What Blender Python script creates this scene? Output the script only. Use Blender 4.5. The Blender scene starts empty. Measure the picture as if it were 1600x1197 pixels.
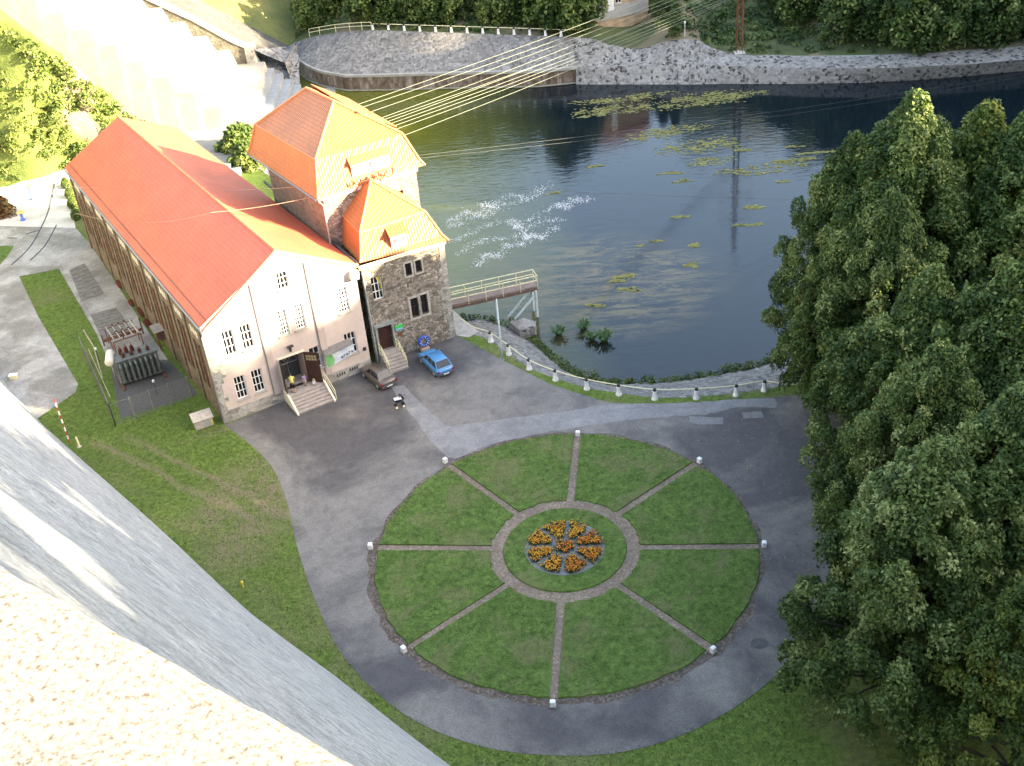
import bpy, math, random
import numpy as np
from math import radians as R, sin, cos, pi
from mathutils import Vector, Matrix

random.seed(7)
SC = bpy.context.scene
COL = SC.collection

# ------------------------------------------------------------------ camera
CAM = np.array([0., 0., 55.])
FPX = 1850.0
CR = np.array([0.99545403, -0.05322189, -0.07898545])
CU = np.array([0.09524322, 0.55625946, 0.82553264])
CW = np.array([0.0, 0.82930262, -0.55879975])
cd = bpy.data.cameras.new('camera')
cd.sensor_width = 36.0
cd.lens = 36.0 * FPX / 1600.0
cd.clip_start = 0.1
cd.clip_end = 5000
cam = bpy.data.objects.new('camera', cd)
COL.objects.link(cam)
M = Matrix(((CR[0], CU[0], -CW[0], CAM[0]), (CR[1], CU[1], -CW[1], CAM[1]), (CR[2], CU[2], -CW[2], CAM[2]), (0, 0, 0, 1)))
cam.matrix_world = M
SC.camera = cam

# ------------------------------------------------------------------ light
SUN_AZ, SUN_EL = -17.0, 20.0           # azimuth measured from +x, counter-clockwise
w = bpy.data.worlds.new('World')
SC.world = w
w.use_nodes = True
nt = w.node_tree
bg = nt.nodes['Background']
sky = nt.nodes.new('ShaderNodeTexSky')
sky.sky_type = 'NISHITA'
sky.sun_disc = False
sky.sun_elevation = R(SUN_EL)
sky.sun_rotation = R(90 - SUN_AZ)
sky.air_density = 1.0
sky.dust_density = 1.8
sky.ozone_density = 1.0
nt.links.new(sky.outputs[0], bg.inputs[0])
bg.inputs[1].default_value = 0.15
sd = bpy.data.lights.new('sun', 'SUN')
sd.energy = 5.0
sd.angle = R(0.6)
sd.color = (1.0, 0.90, 0.70)
so = bpy.data.objects.new('sun', sd)
COL.objects.link(so)
dv = Vector((cos(R(SUN_EL)) * cos(R(SUN_AZ)), cos(R(SUN_EL)) * sin(R(SUN_AZ)), sin(R(SUN_EL))))
so.rotation_euler = dv.to_track_quat('Z', 'Y').to_euler()
SC.view_settings.view_transform = 'Standard'
SC.view_settings.look = 'None'
SC.view_settings.exposure = 3.0
SC.view_settings.gamma = 1.0
SC.view_settings.use_white_balance = True          # camera set for open shade
SC.view_settings.white_balance_temperature = 7600
SC.cycles.use_denoising = True
SC.cycles.max_bounces = 5
SC.cycles.diffuse_bounces = 3
SC.cycles.transparent_max_bounces = 4

# ------------------------------------------------------------------ survey helpers: photo bearing -> point on a real plane
def ray(x, y):
    return CW + CR * ((x - 800) / FPX) - CU * ((y - 598.5) / FPX)
def U(x, y, z=0.0):
    d = ray(x, y); t = (z - CAM[2]) / d[2]
    return CAM + d * t
def UY(x, y, Y):
    d = ray(x, y); t = (Y - CAM[1]) / d[1]
    return CAM + d * t

# ------------------------------------------------------------------ materials
MATS = {}
class NT:
    def __init__(s, name):
        m = bpy.data.materials.new(name); m.use_nodes = True
        s.m = m; s.t = m.node_tree; s.b = s.t.nodes['Principled BSDF']
    def n(s, typ, **kw):
        n = s.t.nodes.new(typ)
        for k, v in kw.items():
            if k in n.inputs: n.inputs[k].default_value = v
            else: setattr(n, k, v)
        return n
    def l(s, a, b): s.t.links.new(a, b)
    def coord(s, kind='Object'):
        if kind == 'UV': return s.n('ShaderNodeUVMap').outputs[0]
        return s.n('ShaderNodeTexCoord').outputs['Object']
    def pos(s): return s.n('ShaderNodeNewGeometry').outputs['Position']
    def noise(s, co, scale, detail=4.0, rough=0.55, dist=0.0):
        n = s.n('ShaderNodeTexNoise'); n.inputs['Scale'].default_value = scale
        n.inputs['Detail'].default_value = detail; n.inputs['Roughness'].default_value = rough
        n.inputs['Distortion'].default_value = dist
        s.l(co, n.inputs['Vector']); return n.outputs['Fac']
    def ramp(s, f, stops):
        r = s.n('ShaderNodeValToRGB'); e = r.color_ramp.elements
        while len(e) < len(stops): e.new(0.5)
        for i, (p, c) in enumerate(stops):
            e[i].position = p; e[i].color = (*c, 1) if len(c) == 3 else c
        s.l(f, r.inputs[0]); return r.outputs[0]
    def mix(s, f, a, b, mode='MIX'):
        n = s.n('ShaderNodeMix', data_type='RGBA', blend_type=mode)
        for i, v in ((0, f), (6, a), (7, b)):
            if hasattr(v, 'is_linked') or isinstance(v, bpy.types.NodeSocket): s.l(v, n.inputs[i])
            elif isinstance(v, (int, float)): n.inputs[i].default_value = v
            else: n.inputs[i].default_value = (*v, 1)
        return n.outputs[2]
    def math(s, op, a, b=0.0, c=None):
        n = s.n('ShaderNodeMath', operation=op)
        for i, v in enumerate((a, b) if c is None else (a, b, c)):
            if isinstance(v, (int, float)): n.inputs[i].default_value = v
            else: s.l(v, n.inputs[i])
        return n.outputs[0]
    def bump(s, h, dist=0.05, strength=1.0):
        n = s.n('ShaderNodeBump'); n.inputs['Distance'].default_value = dist
        n.inputs['Strength'].default_value = strength
        s.l(h, n.inputs['Height']); s.l(n.outputs[0], s.b.inputs['Normal'])
    def col(s, c): s.l(c, s.b.inputs['Base Color'])
    def rough(s, v): s.b.inputs['Roughness'].default_value = v

def simple(name, c, rough=0.7, var=0.25, scale=3.0, metal=0.0, bump=0.0):
    if name in MATS: return MATS[name]
    k = NT(name); co = k.pos()
    f = k.noise(co, scale, 5)
    lo = tuple(x * (1 - var) for x in c); hi = tuple(min(1, x * (1 + var)) for x in c)
    k.col(k.ramp(f, [(0.3, lo), (0.7, hi)])); k.rough(rough); k.b.inputs['Metallic'].default_value = metal
    if bump: k.bump(k.noise(co, scale * 4, 4), bump)
    MATS[name] = k.m; return k.m

def m_grass(name, a, b, c, patch=0.5, pscale=0.12, worn=False):
    k = NT(name); co = k.pos()
    f1 = k.noise(co, 0.35, 6, 0.65); f2 = k.noise(co, 6.0, 4, 0.7); f3 = k.noise(co, pscale, 4, 0.6, 0.6)
    c1 = k.ramp(f1, [(0.3, a), (0.7, b)])
    c2 = k.mix(k.ramp(f2, [(0.35, (0, 0, 0)), (0.65, (1, 1, 1))]), c1, tuple(x * 1.5 for x in b), 'MIX')
    n = c2.node; 
    c2b = k.mix(0.55, c1, c2)
    c2b = k.mix(1.0, c2b, k.ramp(k.noise(co, 2.4, 6, 0.75), [(0.34, (0.50, 0.55, 0.5)), (0.66, (1.5, 1.4, 1.55))]), 'MULTIPLY')
    dry = k.ramp(f3, [(patch, (0, 0, 0)), (patch + 0.12, (1, 1, 1))])
    fac = k.math('MULTIPLY', dry, k.noise(co, 1.4, 5, 0.7))
    if worn:    # trodden bare patch and two faint wheel tracks beside the drive
        sx = k.n('ShaderNodeSeparateXYZ'); k.l(co, sx.inputs[0]); X, Y = sx.outputs[0], sx.outputs[1]
        d = k.math('ADD', k.math('POWER', k.math('ABSOLUTE', k.math('DIVIDE', k.math('SUBTRACT', X, -20.5), 5.0)), 2.0), k.math('POWER', k.math('ABSOLUTE', k.math('DIVIDE', k.math('SUBTRACT', Y, 68.5), 7.5)), 2.0))
        reg = k.ramp(d, [(0.2, (1, 1, 1)), (1.0, (0, 0, 0))])
        n5 = k.ramp(k.noise(co, 0.9, 6, 0.75, 0.4), [(0.42, (0, 0, 0)), (0.6, (1, 1, 1))])
        wn = k.math('MULTIPLY', reg, k.math('MULTIPLY_ADD', n5, 0.6, 0.15))
        # tracks run along (-34,80) -> (-22,70)
        u_ = k.math('ADD', k.math('MULTIPLY', k.math('SUBTRACT', X, -34.0), 0.64), k.math('MULTIPLY', k.math('SUBTRACT', Y, 80.0), 0.77))
        tr = k.math('ABSOLUTE', k.math('SUBTRACT', k.math('ABSOLUTE', k.math('ADD', u_, k.math('MULTIPLY_ADD', k.noise(co, 0.4, 3), 1.6, -0.8))), 0.9))
        trm = k.math('MULTIPLY', k.ramp(tr, [(0.1, (1, 1, 1)), (0.5, (0, 0, 0))]), k.ramp(k.math('DIVIDE', k.math('SUBTRACT', Y, 66.0), 14.0), [(0.0, (0, 0, 0)), (0.1, (0.6,) * 3), (0.85, (0.6,) * 3), (1.0, (0, 0, 0))]))
        fac = k.math('MINIMUM', k.math('ADD', k.math('MULTIPLY', fac, 0.7), k.math('ADD', wn, trm)), 0.9)
    k.col(k.mix(fac, c2b, c))
    k.rough(0.9); k.b.inputs['Specular IOR Level'].default_value = 0.15
    k.bump(k.math('ADD', f2, k.noise(co, 18, 3)), 0.06); return k.m

def m_asphalt(name, lo, hi, sc=0.09):
    k = NT(name); co = k.pos()
    big = k.noise(co, sc, 6, 0.6, 0.5); fine = k.noise(co, 9, 5, 0.75)
    c = k.ramp(big, [(0.42, lo), (0.5, tuple((a + b) / 2 for a, b in zip(lo, hi))), (0.57, hi)])
    c = k.mix(0.5, c, k.mix(1.0, c, k.ramp(fine, [(0.34, (0.5,) * 3), (0.66, (1.55,) * 3)]), 'MULTIPLY'))
    c = k.mix(1.0, c, k.ramp(k.noise(co, 0.9, 6, 0.7, 1.0), [(0.36, (0.84,) * 3), (0.64, (1.14,) * 3)]), 'MULTIPLY')
    cr = k.n('ShaderNodeTexVoronoi', feature='DISTANCE_TO_EDGE'); cr.inputs['Scale'].default_value = 0.28
    mp = k.n('ShaderNodeVectorMath', operation='ADD')
    k.l(co, mp.inputs[0]); nz = k.n('ShaderNodeTexNoise'); nz.inputs['Scale'].default_value = 0.8; k.l(co, nz.inputs['Vector'])
    k.l(nz.outputs['Color'], mp.inputs[1]); k.l(mp.outputs[0], cr.inputs['Vector'])
    crack = k.ramp(cr.outputs['Distance'], [(0.0, (0.93,) * 3), (0.012, (1,) * 3)])
    k.col(k.mix(1.0, c, crack, 'MULTIPLY'))
    k.rough(0.85); k.bump(k.noise(co, 30, 3), 0.015); return k.m

def m_stone(name, cols, mortar, scale=1.6, uv=True, bump=0.05, stretch=(1, 1.4, 1), edge=0.05):
    k = NT(name); co = k.coord('UV') if uv else k.pos()
    mp = k.n('ShaderNodeMapping'); mp.inputs['Scale'].default_value = stretch; k.l(co, mp.inputs[0])
    nz = k.n('ShaderNodeTexNoise'); nz.inputs['Scale'].default_value = 1.7; k.l(mp.outputs[0], nz.inputs['Vector'])
    ad = k.n('ShaderNodeVectorMath', operation='MULTIPLY_ADD'); k.l(nz.outputs['Color'], ad.inputs[0])
    ad.inputs[1].default_value = (0.35,) * 3; k.l(mp.outputs[0], ad.inputs[2])
    v = k.n('ShaderNodeTexVoronoi'); v.inputs['Scale'].default_value = scale; k.l(ad.outputs[0], v.inputs['Vector'])
    e = k.n('ShaderNodeTexVoronoi', feature='DISTANCE_TO_EDGE'); e.inputs['Scale'].default_value = scale; k.l(ad.outputs[0], e.inputs['Vector'])
    sep = k.n('ShaderNodeSeparateColor'); k.l(v.outputs['Color'], sep.inputs[0])
    n = len(cols)
    c = k.ramp(sep.outputs[0], [(0.1 + 0.8 * i / (n - 1), cc) for i, cc in enumerate(cols)])
    c = k.mix(0.6, c, k.mix(1.0, c, k.ramp(k.noise(co, 7, 5, 0.7), [(0.3, (0.6,) * 3), (0.7, (1.35,) * 3)]), 'MULTIPLY'))
    big = k.ramp(k.noise(co, 0.25, 4, 0.6), [(0.35, (0.8,) * 3), (0.65, (1.1,) * 3)])
    c = k.mix(1.0, c, big, 'MULTIPLY')
    k.col(k.mix(k.ramp(e.outputs['Distance'], [(edge * 0.4, (1, 1, 1)), (edge, (0, 0, 0))]), c, mortar))
    k.rough(0.85)
    h = k.math('MINIMUM', e.outputs['Distance'], 0.14)
    k.bump(k.math('MULTIPLY_ADD', h, 4.0, k.math('MULTIPLY', k.noise(co, 9, 4), 0.3)), bump); return k.m

def m_tile(name, c, row=0.36, wid=0.25, dark=0.55, bump=0.05):
    k = NT(name); co = k.coord('UV')
    b = k.n('ShaderNodeTexBrick'); b.offset = 0.5; b.squash = 1.0
    k.l(co, b.inputs['Vector'])
    b.inputs['Color1'].default_value = (*c, 1); b.inputs['Color2'].default_value = (*[x * 0.86 for x in c], 1)
    b.inputs['Mortar'].default_value = (*[x * dark for x in c], 1)
    b.inputs['Scale'].default_value = 1.0; b.inputs['Mortar Size'].default_value = 0.022
    b.inputs['Mortar Smooth'].default_value = 0.4
    b.inputs['Brick Width'].default_value = wid; b.inputs['Row Height'].default_value = row
    big = k.ramp(k.noise(co, 0.35, 5, 0.6), [(0.3, (0.85,) * 3), (0.7, (1.12,) * 3)])
    k.col(k.mix(1.0, b.outputs['Color'], big, 'MULTIPLY')); k.rough(0.5)
    sx = k.n('ShaderNodeSeparateXYZ'); k.l(co, sx.inputs[0])
    saw = k.math('FRACT', k.math('DIVIDE', sx.outputs[1], row))
    roll = k.math('ABSOLUTE', k.math('SINE', k.math('MULTIPLY', sx.outputs[0], pi / wid)))
    h = k.math('ADD', k.math('MULTIPLY', saw, -1.0), k.math('MULTIPLY', roll, 0.8))
    k.bump(h, bump); return k.m

def m_leaf(name, cols, rough=0.6):
    k = NT(name); co = k.pos()
    at = k.n('ShaderNodeAttribute', attribute_name='tone')
    c = k.ramp(at.outputs['Fac'], [(i / (len(cols) - 1), cc) for i, cc in enumerate(cols)])
    k.col(c); k.rough(rough); k.b.inputs['Specular IOR Level'].default_value = 0.35
    # thin leaves let a little light through
    tr = k.n('ShaderNodeBsdfTranslucent'); k.l(c, tr.inputs[0])
    mx = k.n('ShaderNodeMixShader'); mx.inputs[0].default_value = 0.25
    out = k.t.nodes['Material Output']
    k.l(k.b.outputs[0], mx.inputs[1]); k.l(tr.outputs[0], mx.inputs[2]); k.l(mx.outputs[0], out.inputs[0])
    return k.m

GRASS = m_grass('grass_green', (0.058, 0.098, 0.018), (0.100, 0.148, 0.030), (0.20, 0.165, 0.10), 0.50, 0.11, worn=True)
LAWN = m_grass('lawn_green', (0.048, 0.092, 0.018), (0.084, 0.138, 0.032), (0.17, 0.155, 0.080), 0.50, 0.30)
ASPH = m_asphalt('asphalt_old', (0.070, 0.065, 0.066), (0.165, 0.152, 0.138))
ASPH2 = m_asphalt('asphalt_repair', (0.155, 0.15, 0.15), (0.20, 0.195, 0.195))
GRAVEL = m_stone('gravel_path', [(0.15, 0.115, 0.08), (0.23, 0.18, 0.135), (0.19, 0.13, 0.095), (0.27, 0.225, 0.175)], (0.12, 0.09, 0.065), 8, False, 0.02, (1, 1, 1))
CONC = m_asphalt('concrete_paving', (0.20, 0.185, 0.165), (0.34, 0.32, 0.295), 0.2)
CONC_W = simple('pale_concrete', (0.50, 0.47, 0.42), 0.8, 0.18, 0.6, bump=0.02)
PINK = None
def m_plaster():
    k = NT('pink_plaster'); co = k.pos()
    f = k.noise(co, 0.5, 6, 0.65, 0.4); g = k.noise(co, 5, 4)
    c = k.ramp(f, [(0.3, (0.50, 0.40, 0.35)), (0.65, (0.60, 0.49, 0.435))])
    k.col(k.mix(0.3, c, k.mix(1.0, c, k.ramp(g, [(0.3, (0.85,) * 3), (0.7, (1.1,) * 3)]), 'MULTIPLY')))
    k.rough(0.85); k.bump(g, 0.01); return k.m
PINK = m_plaster()
PINK2 = simple('tan_plaster', (0.46, 0.37, 0.325), 0.85, 0.12, 1.2)
STONE = m_stone('rubble_masonry', [(0.20, 0.17, 0.135), (0.34, 0.29, 0.235), (0.28, 0.245, 0.21), (0.42, 0.37, 0.30), (0.15, 0.125, 0.10)], (0.12, 0.10, 0.08), 2.9, bump=0.10, edge=0.06)
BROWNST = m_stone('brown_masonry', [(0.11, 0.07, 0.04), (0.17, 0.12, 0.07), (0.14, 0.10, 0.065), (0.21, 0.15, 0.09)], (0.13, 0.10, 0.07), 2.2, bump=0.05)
QUOIN = m_stone('grey_quoin_stone', [(0.22, 0.20, 0.18), (0.33, 0.31, 0.28), (0.40, 0.38, 0.34)], (0.3, 0.28, 0.25), 1.9, bump=0.05)
def m_dam():
    k = NT('dam_granite'); co = k.pos()
    big = k.noise(co, 0.35, 6, 0.65, 0.3); mid = k.noise(co, 2.2, 8, 0.78, 0.3); fine = k.noise(co, 14, 6, 0.75)
    v = k.n('ShaderNodeTexVoronoi'); v.inputs['Scale'].default_value = 1.5; k.l(co, v.inputs['Vector'])
    sp_ = k.n('ShaderNodeSeparateColor'); k.l(v.outputs['Color'], sp_.inputs[0])
    c = k.ramp(mid, [(0.38, (0.16, 0.17, 0.175)), (0.5, (0.34, 0.355, 0.36)), (0.62, (0.50, 0.51, 0.51))])
    c = k.mix(0.35, c, k.ramp(sp_.outputs[0], [(0.1, (0.24, 0.255, 0.26)), (0.9, (0.42, 0.425, 0.425))]))
    c = k.mix(1.0, c, k.ramp(fine, [(0.32, (0.6,) * 3), (0.68, (1.4,) * 3)]), 'MULTIPLY')
    c = k.mix(1.0, c, k.ramp(big, [(0.3, (0.85,) * 3), (0.7, (1.15,) * 3)]), 'MULTIPLY')
    k.col(c); k.rough(0.92); k.bump(k.math('ADD', mid, k.math('MULTIPLY', fine, 0.3)), 0.16); return k.m
DAMST = m_dam()
RIPRAP = m_stone('riprap_stone', [(0.15, 0.14, 0.13), (0.22, 0.205, 0.195), (0.28, 0.27, 0.25), (0.11, 0.105, 0.10)], (0.18, 0.165, 0.15), 2.6, bump=0.08, stretch=(1, 1, 1))
RIPRAP_L = m_stone('pale_riprap_stone', [(0.20, 0.19, 0.18), (0.28, 0.265, 0.25), (0.33, 0.31, 0.28), (0.05, 0.045, 0.04)], (0.24, 0.22, 0.195), 2.4, bump=0.09, stretch=(1, 1, 1))
TILE = m_tile('orange_roof_tile', (0.53, 0.170, 0.058))
METTILE = m_tile('orange_sheet_tile', (0.62, 0.130, 0.066), 0.40, 0.22, 0.72, 0.03)
RIDGE = simple('ridge_tile', (0.66, 0.22, 0.09), 0.55, 0.15, 4)
WHITE = simple('white_paint', (0.72, 0.71, 0.68), 0.55, 0.08, 3)
CREAM = simple('cream_paint', (0.72, 0.64, 0.50), 0.6, 0.1, 3)
YELLOW = simple('pale_yellow_paint', (0.66, 0.60, 0.36), 0.5, 0.12, 4)
BLACK = simple('black_rubber', (0.02, 0.02, 0.022), 0.6, 0.3, 5)
GREYM = simple('grey_metal', (0.24, 0.24, 0.24), 0.45, 0.2, 6, 0.4)
DARKM = simple('dark_metal', (0.045, 0.045, 0.045), 0.5, 0.3, 6, 0.3)
RUST = simple('rusty_iron', (0.16, 0.055, 0.028), 0.85, 0.45, 5)
WOODD = simple('dark_brown_wood', (0.045, 0.015, 0.010), 0.55, 0.35, 3)
GREYGREEN = simple('transformer_grey', (0.115, 0.12, 0.105), 0.5, 0.3, 4)
SILL = simple('stone_sill', (0.38, 0.35, 0.31), 0.8, 0.15, 4)
STEP = simple('worn_step_concrete', (0.31, 0.265, 0.235), 0.85, 0.2, 2.5, bump=0.01)
DIRT = m_stone('dirt_and_leaves', [(0.06, 0.045, 0.035), (0.11, 0.08, 0.06), (0.16, 0.13, 0.11)], (0.08, 0.06, 0.045), 7, False, 0.03, (1, 1, 1))
BARK = simple('bark', (0.07, 0.055, 0.04), 0.9, 0.4, 3, bump=0.05)
PALEBLUE = simple('pale_blue_paint', (0.50, 0.58, 0.58), 0.5, 0.15, 4)
def m_glass(name='window_glass', c=(0.012, 0.012, 0.014)):
    k = NT(name); k.b.inputs['Base Color'].default_value = (*c, 1); k.rough(0.08)
    k.b.inputs['Specular IOR Level'].default_value = 0.5; return k.m
GLASS = m_glass()

# ------------------------------------------------------------------ mesh helpers
def V3(p): return (float(p[0]), float(p[1]), float(p[2]))
class MB:
    def __init__(s): s.v = []; s.f = []; s.mi = []; s.c = 0
    def add(s, vs, fs, mi=0):
        o = len(s.v); s.v += [V3(p) for p in vs]
        s.f += [tuple(i + o for i in f) for f in fs]; s.mi += [mi] * len(fs)
    def poly(s, pts, mi=0): s.add(pts, [tuple(range(len(pts)))], mi); return s
    def box(s, c, ax, ay, az, mi=0):
        c, ax, ay, az = [np.array(q, float) for q in (c, ax, ay, az)]
        vs = [c + i * ax + j * ay + k * az for k in (-1, 1) for j in (-1, 1) for i in (-1, 1)]
        s.add(vs, [(0, 2, 3, 1), (4, 5, 7, 6), (0, 1, 5, 4), (2, 6, 7, 3), (0, 4, 6, 2), (1, 3, 7, 5)], mi); return s
    def bx(s, x0, x1, y0, y1, z0, z1, mi=0):
        return s.box(((x0 + x1) / 2, (y0 + y1) / 2, (z0 + z1) / 2), ((x1 - x0) / 2, 0, 0), (0, (y1 - y0) / 2, 0), (0, 0, (z1 - z0) / 2), mi)
    def prism(s, poly, z0, z1, mi=0, top=True, bot=True):
        n = len(poly); vs = [(p[0], p[1], z0) for p in poly] + [(p[0], p[1], z1) for p in poly]
        fs = [(i, (i + 1) % n, n + (i + 1) % n, n + i) for i in range(n)]
        if top: fs.append(tuple(range(n, 2 * n)))
        if bot: fs.append(tuple(range(n - 1, -1, -1)))
        s.add(vs, fs, mi); return s
    def slab(s, pts, th, mi=0):           # planar polygon thickened downwards along its normal
        P = [np.array(V3(p)) for p in pts]
        nrm = np.cross(P[1] - P[0], P[2] - P[0]); nrm /= np.linalg.norm(nrm)
        if nrm[2] < 0: nrm = -nrm
        n = len(P); vs = P + [p - nrm * th for p in P]
        fs = [tuple(range(n)), tuple(range(2 * n - 1, n - 1, -1))] + [(i, n + i, n + (i + 1) % n, (i + 1) % n) for i in range(n)]
        s.add(vs, fs, mi); return s
    def tube(s, path, r, n=6, mi=0, cap=True):
        P = [np.array(V3(p)) for p in path]; m = len(P)
        rr = r if hasattr(r, '__len__') else [r] * m
        vs = []
        for i, p in enumerate(P):
            t = P[min(i + 1, m - 1)] - P[max(i - 1, 0)]; t = t / (np.linalg.norm(t) + 1e-9)
            a = np.array([0, 0, 1.]) if abs(t[2]) < 0.9 else np.array([1., 0, 0])
            x = np.cross(t, a); x /= np.linalg.norm(x); y = np.cross(t, x)
            vs += [p + rr[i] * (cos(2 * pi * k / n) * x + sin(2 * pi * k / n) * y) for k in range(n)]
        fs = [(i * n + k, i * n + (k + 1) % n, (i + 1) * n + (k + 1) % n, (i + 1) * n + k) for i in range(m - 1) for k in range(n)]
        if cap: fs += [tuple(range(n - 1, -1, -1)), tuple(range((m - 1) * n, m * n))]
        s.add(vs, fs, mi); return s
    def lathe(s, c, prof, n=12, mi=0, axis=(0, 0, 1)):
        ax = np.array(axis, float); ax /= np.linalg.norm(ax)
        a = np.array([1., 0, 0]) if abs(ax[0]) < 0.9 else np.array([0, 1., 0])
        x = np.cross(ax, a); x /= np.linalg.norm(x); y = np.cross(ax, x); c = np.array(c, float)
        vs = [c + ax * h + r * (cos(2 * pi * k / n) * x + sin(2 * pi * k / n) * y) for r, h in prof for k in range(n)]
        m = len(prof)
        fs = [(i * n + k, i * n + (k + 1) % n, (i + 1) * n + (k + 1) % n, (i + 1) * n + k) for i in range(m - 1) for k in range(n)]
        fs += [tuple(range(n - 1, -1, -1)), tuple(range((m - 1) * n, m * n))]
        s.add(vs, fs, mi); return s
    def grid(s, rows, mi=0, flip=False):
        m, n = len(rows), len(rows[0]); vs = [p for r in rows for p in r]
        fs = []
        for i in range(m - 1):
            for j in range(n - 1):
                q = (i * n + j, i * n + j + 1, (i + 1) * n + j + 1, (i + 1) * n + j)
                fs.append(q[::-1] if flip else q)
        s.add(vs, fs, mi); return s
    def build(s, name, mats, parent=None, smooth=False, label=None, bevel=0.0):
        if not isinstance(mats, (list, tuple)): mats = [mats]
        off = Vector((0, 0, 0))
        q = parent
        while q is not None and not getattr(s, 'local', False): off = off + q.location; q = q.parent
        me = bpy.data.meshes.new(name)
        vs = [(v[0] - off.x, v[1] - off.y, v[2] - off.z) for v in s.v]
        me.from_pydata(vs, [], s.f)
        for m in mats: me.materials.append(m)
        if len(mats) > 1: me.polygons.foreach_set('material_index', s.mi)
        uv = me.uv_layers.new(name='UVMap')
        for p in me.polygons:
            nr = p.normal
            if abs(nr.z) > 0.995: ux, vy = Vector((1, 0, 0)), Vector((0, 1, 0))
            else:
                ux = Vector((0, 0, 1)).cross(nr).normalized(); vy = nr.cross(ux)
            for li in p.loop_indices:
                co = Vector(s.v[me.loops[li].vertex_index])
                uv.data[li].uv = (co.dot(ux), co.dot(vy))
        if smooth: me.polygons.foreach_set('use_smooth', [True] * len(me.polygons))
        me.update()
        o = bpy.data.objects.new(name, me); COL.objects.link(o)
        if parent is not None: o.parent = parent
        if label: o['label'] = label
        if bevel:
            b = o.modifiers.new('bevel', 'BEVEL'); b.width = bevel; b.segments = 2; b.limit_method = 'ANGLE'
        return o

def tag(o, label=None, cat=None, group=None, kind=None):
    if label: o['label'] = label
    if cat: o['category'] = cat
    if group: o['group'] = group
    if kind: o['kind'] = kind
    return o
def thing(name, label, cat, loc=(0, 0, 0), rz=0.0, group=None):
    o = bpy.data.objects.new(name, None); COL.objects.link(o); o.location = V3(loc); o.rotation_euler = (0, 0, rz)
    o.empty_display_size = 0.3
    return tag(o, label, cat, group)
def struct(name, mb, mats, smooth=False, label=None):
    o = mb.build(name, mats, None, smooth); o['kind'] = 'structure'
    if label: o['label'] = label
    return o
def LB(): m = MB(); m.local = True; return m          # mesh given in its thing's own coordinates
def copy_tree(o, parent=None):
    c = o.copy(); COL.objects.link(c); c.parent = parent
    for ch in [q for q in list(COL.objects) if q.parent == o]: copy_tree(ch, c)
    return c

# ------------------------------------------------------------------ foliage (numpy, many small leaf faces)
def leaf_mesh(name, P, N, size, tone, mat, rng, aspect=1.6):
    n = len(P)
    a = rng.normal(size=(n, 3)); a -= (a * N).sum(1)[:, None] * N
    a /= np.linalg.norm(a, axis=1)[:, None] + 1e-9
    b = np.cross(N, a)
    sz = (size * rng.uniform(0.6, 1.25, n))[:, None]
    A = a * sz * 0.5 * aspect; B = b * sz * 0.5
    vs = np.stack([P - A, P - B * 0.9 + N * sz * 0.08, P + A, P + B * 0.9 + N * sz * 0.08], 1).reshape(-1, 3).astype(np.float32)
    me = bpy.data.meshes.new(name)
    me.vertices.add(4 * n); me.vertices.foreach_set('co', vs.ravel())
    me.loops.add(4 * n); me.loops.foreach_set('vertex_index', np.arange(4 * n, dtype=np.int32))
    me.polygons.add(n); me.polygons.foreach_set('loop_start', np.arange(0, 4 * n, 4, dtype=np.int32))
    try: me.polygons.foreach_set('loop_total', np.full(n, 4, dtype=np.int32))
    except Exception: pass
    at = me.attributes.new('tone', 'FLOAT', 'FACE'); at.data.foreach_set('value', np.clip(tone, 0, 1).astype(np.float32))
    me.materials.append(mat); me.update(calc_edges=True); me.validate()
    return me

def clump_leaves(lumps, per, rng, upbias=0.35):
    """lumps: list of (center, radius xyz, tone). leaves lie near each lump's skin and inside it."""
    Ps, Ns, Ts = [], [], []
    for c, r, t in lumps:
        k = int(per * (max(r[0], 0.3) ** 2))
        d = rng.normal(size=(k, 3)); d /= np.linalg.norm(d, axis=1)[:, None]
        d[:, 2] = np.where(d[:, 2] < -0.35, -d[:, 2], d[:, 2])
        rad = rng.uniform(0.55, 1.0, k) ** 0.6 * (1 + 0.16 * np.sin(d[:, 0] * 5 + t * 20) * np.cos(d[:, 1] * 6 + t * 9))
        P = np.array(c) + d * rad[:, None] * np.array(r)
        N = d * 0.55 + rng.normal(size=(k, 3)) * 0.55 + np.array([0, 0, upbias]); N /= np.linalg.norm(N, axis=1)[:, None]
        Ps.append(P); Ns.append(N); Ts.append(np.clip(t + rng.normal(size=k) * 0.16, 0, 1))
    return np.concatenate(Ps), np.concatenate(Ns), np.concatenate(Ts)

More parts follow.
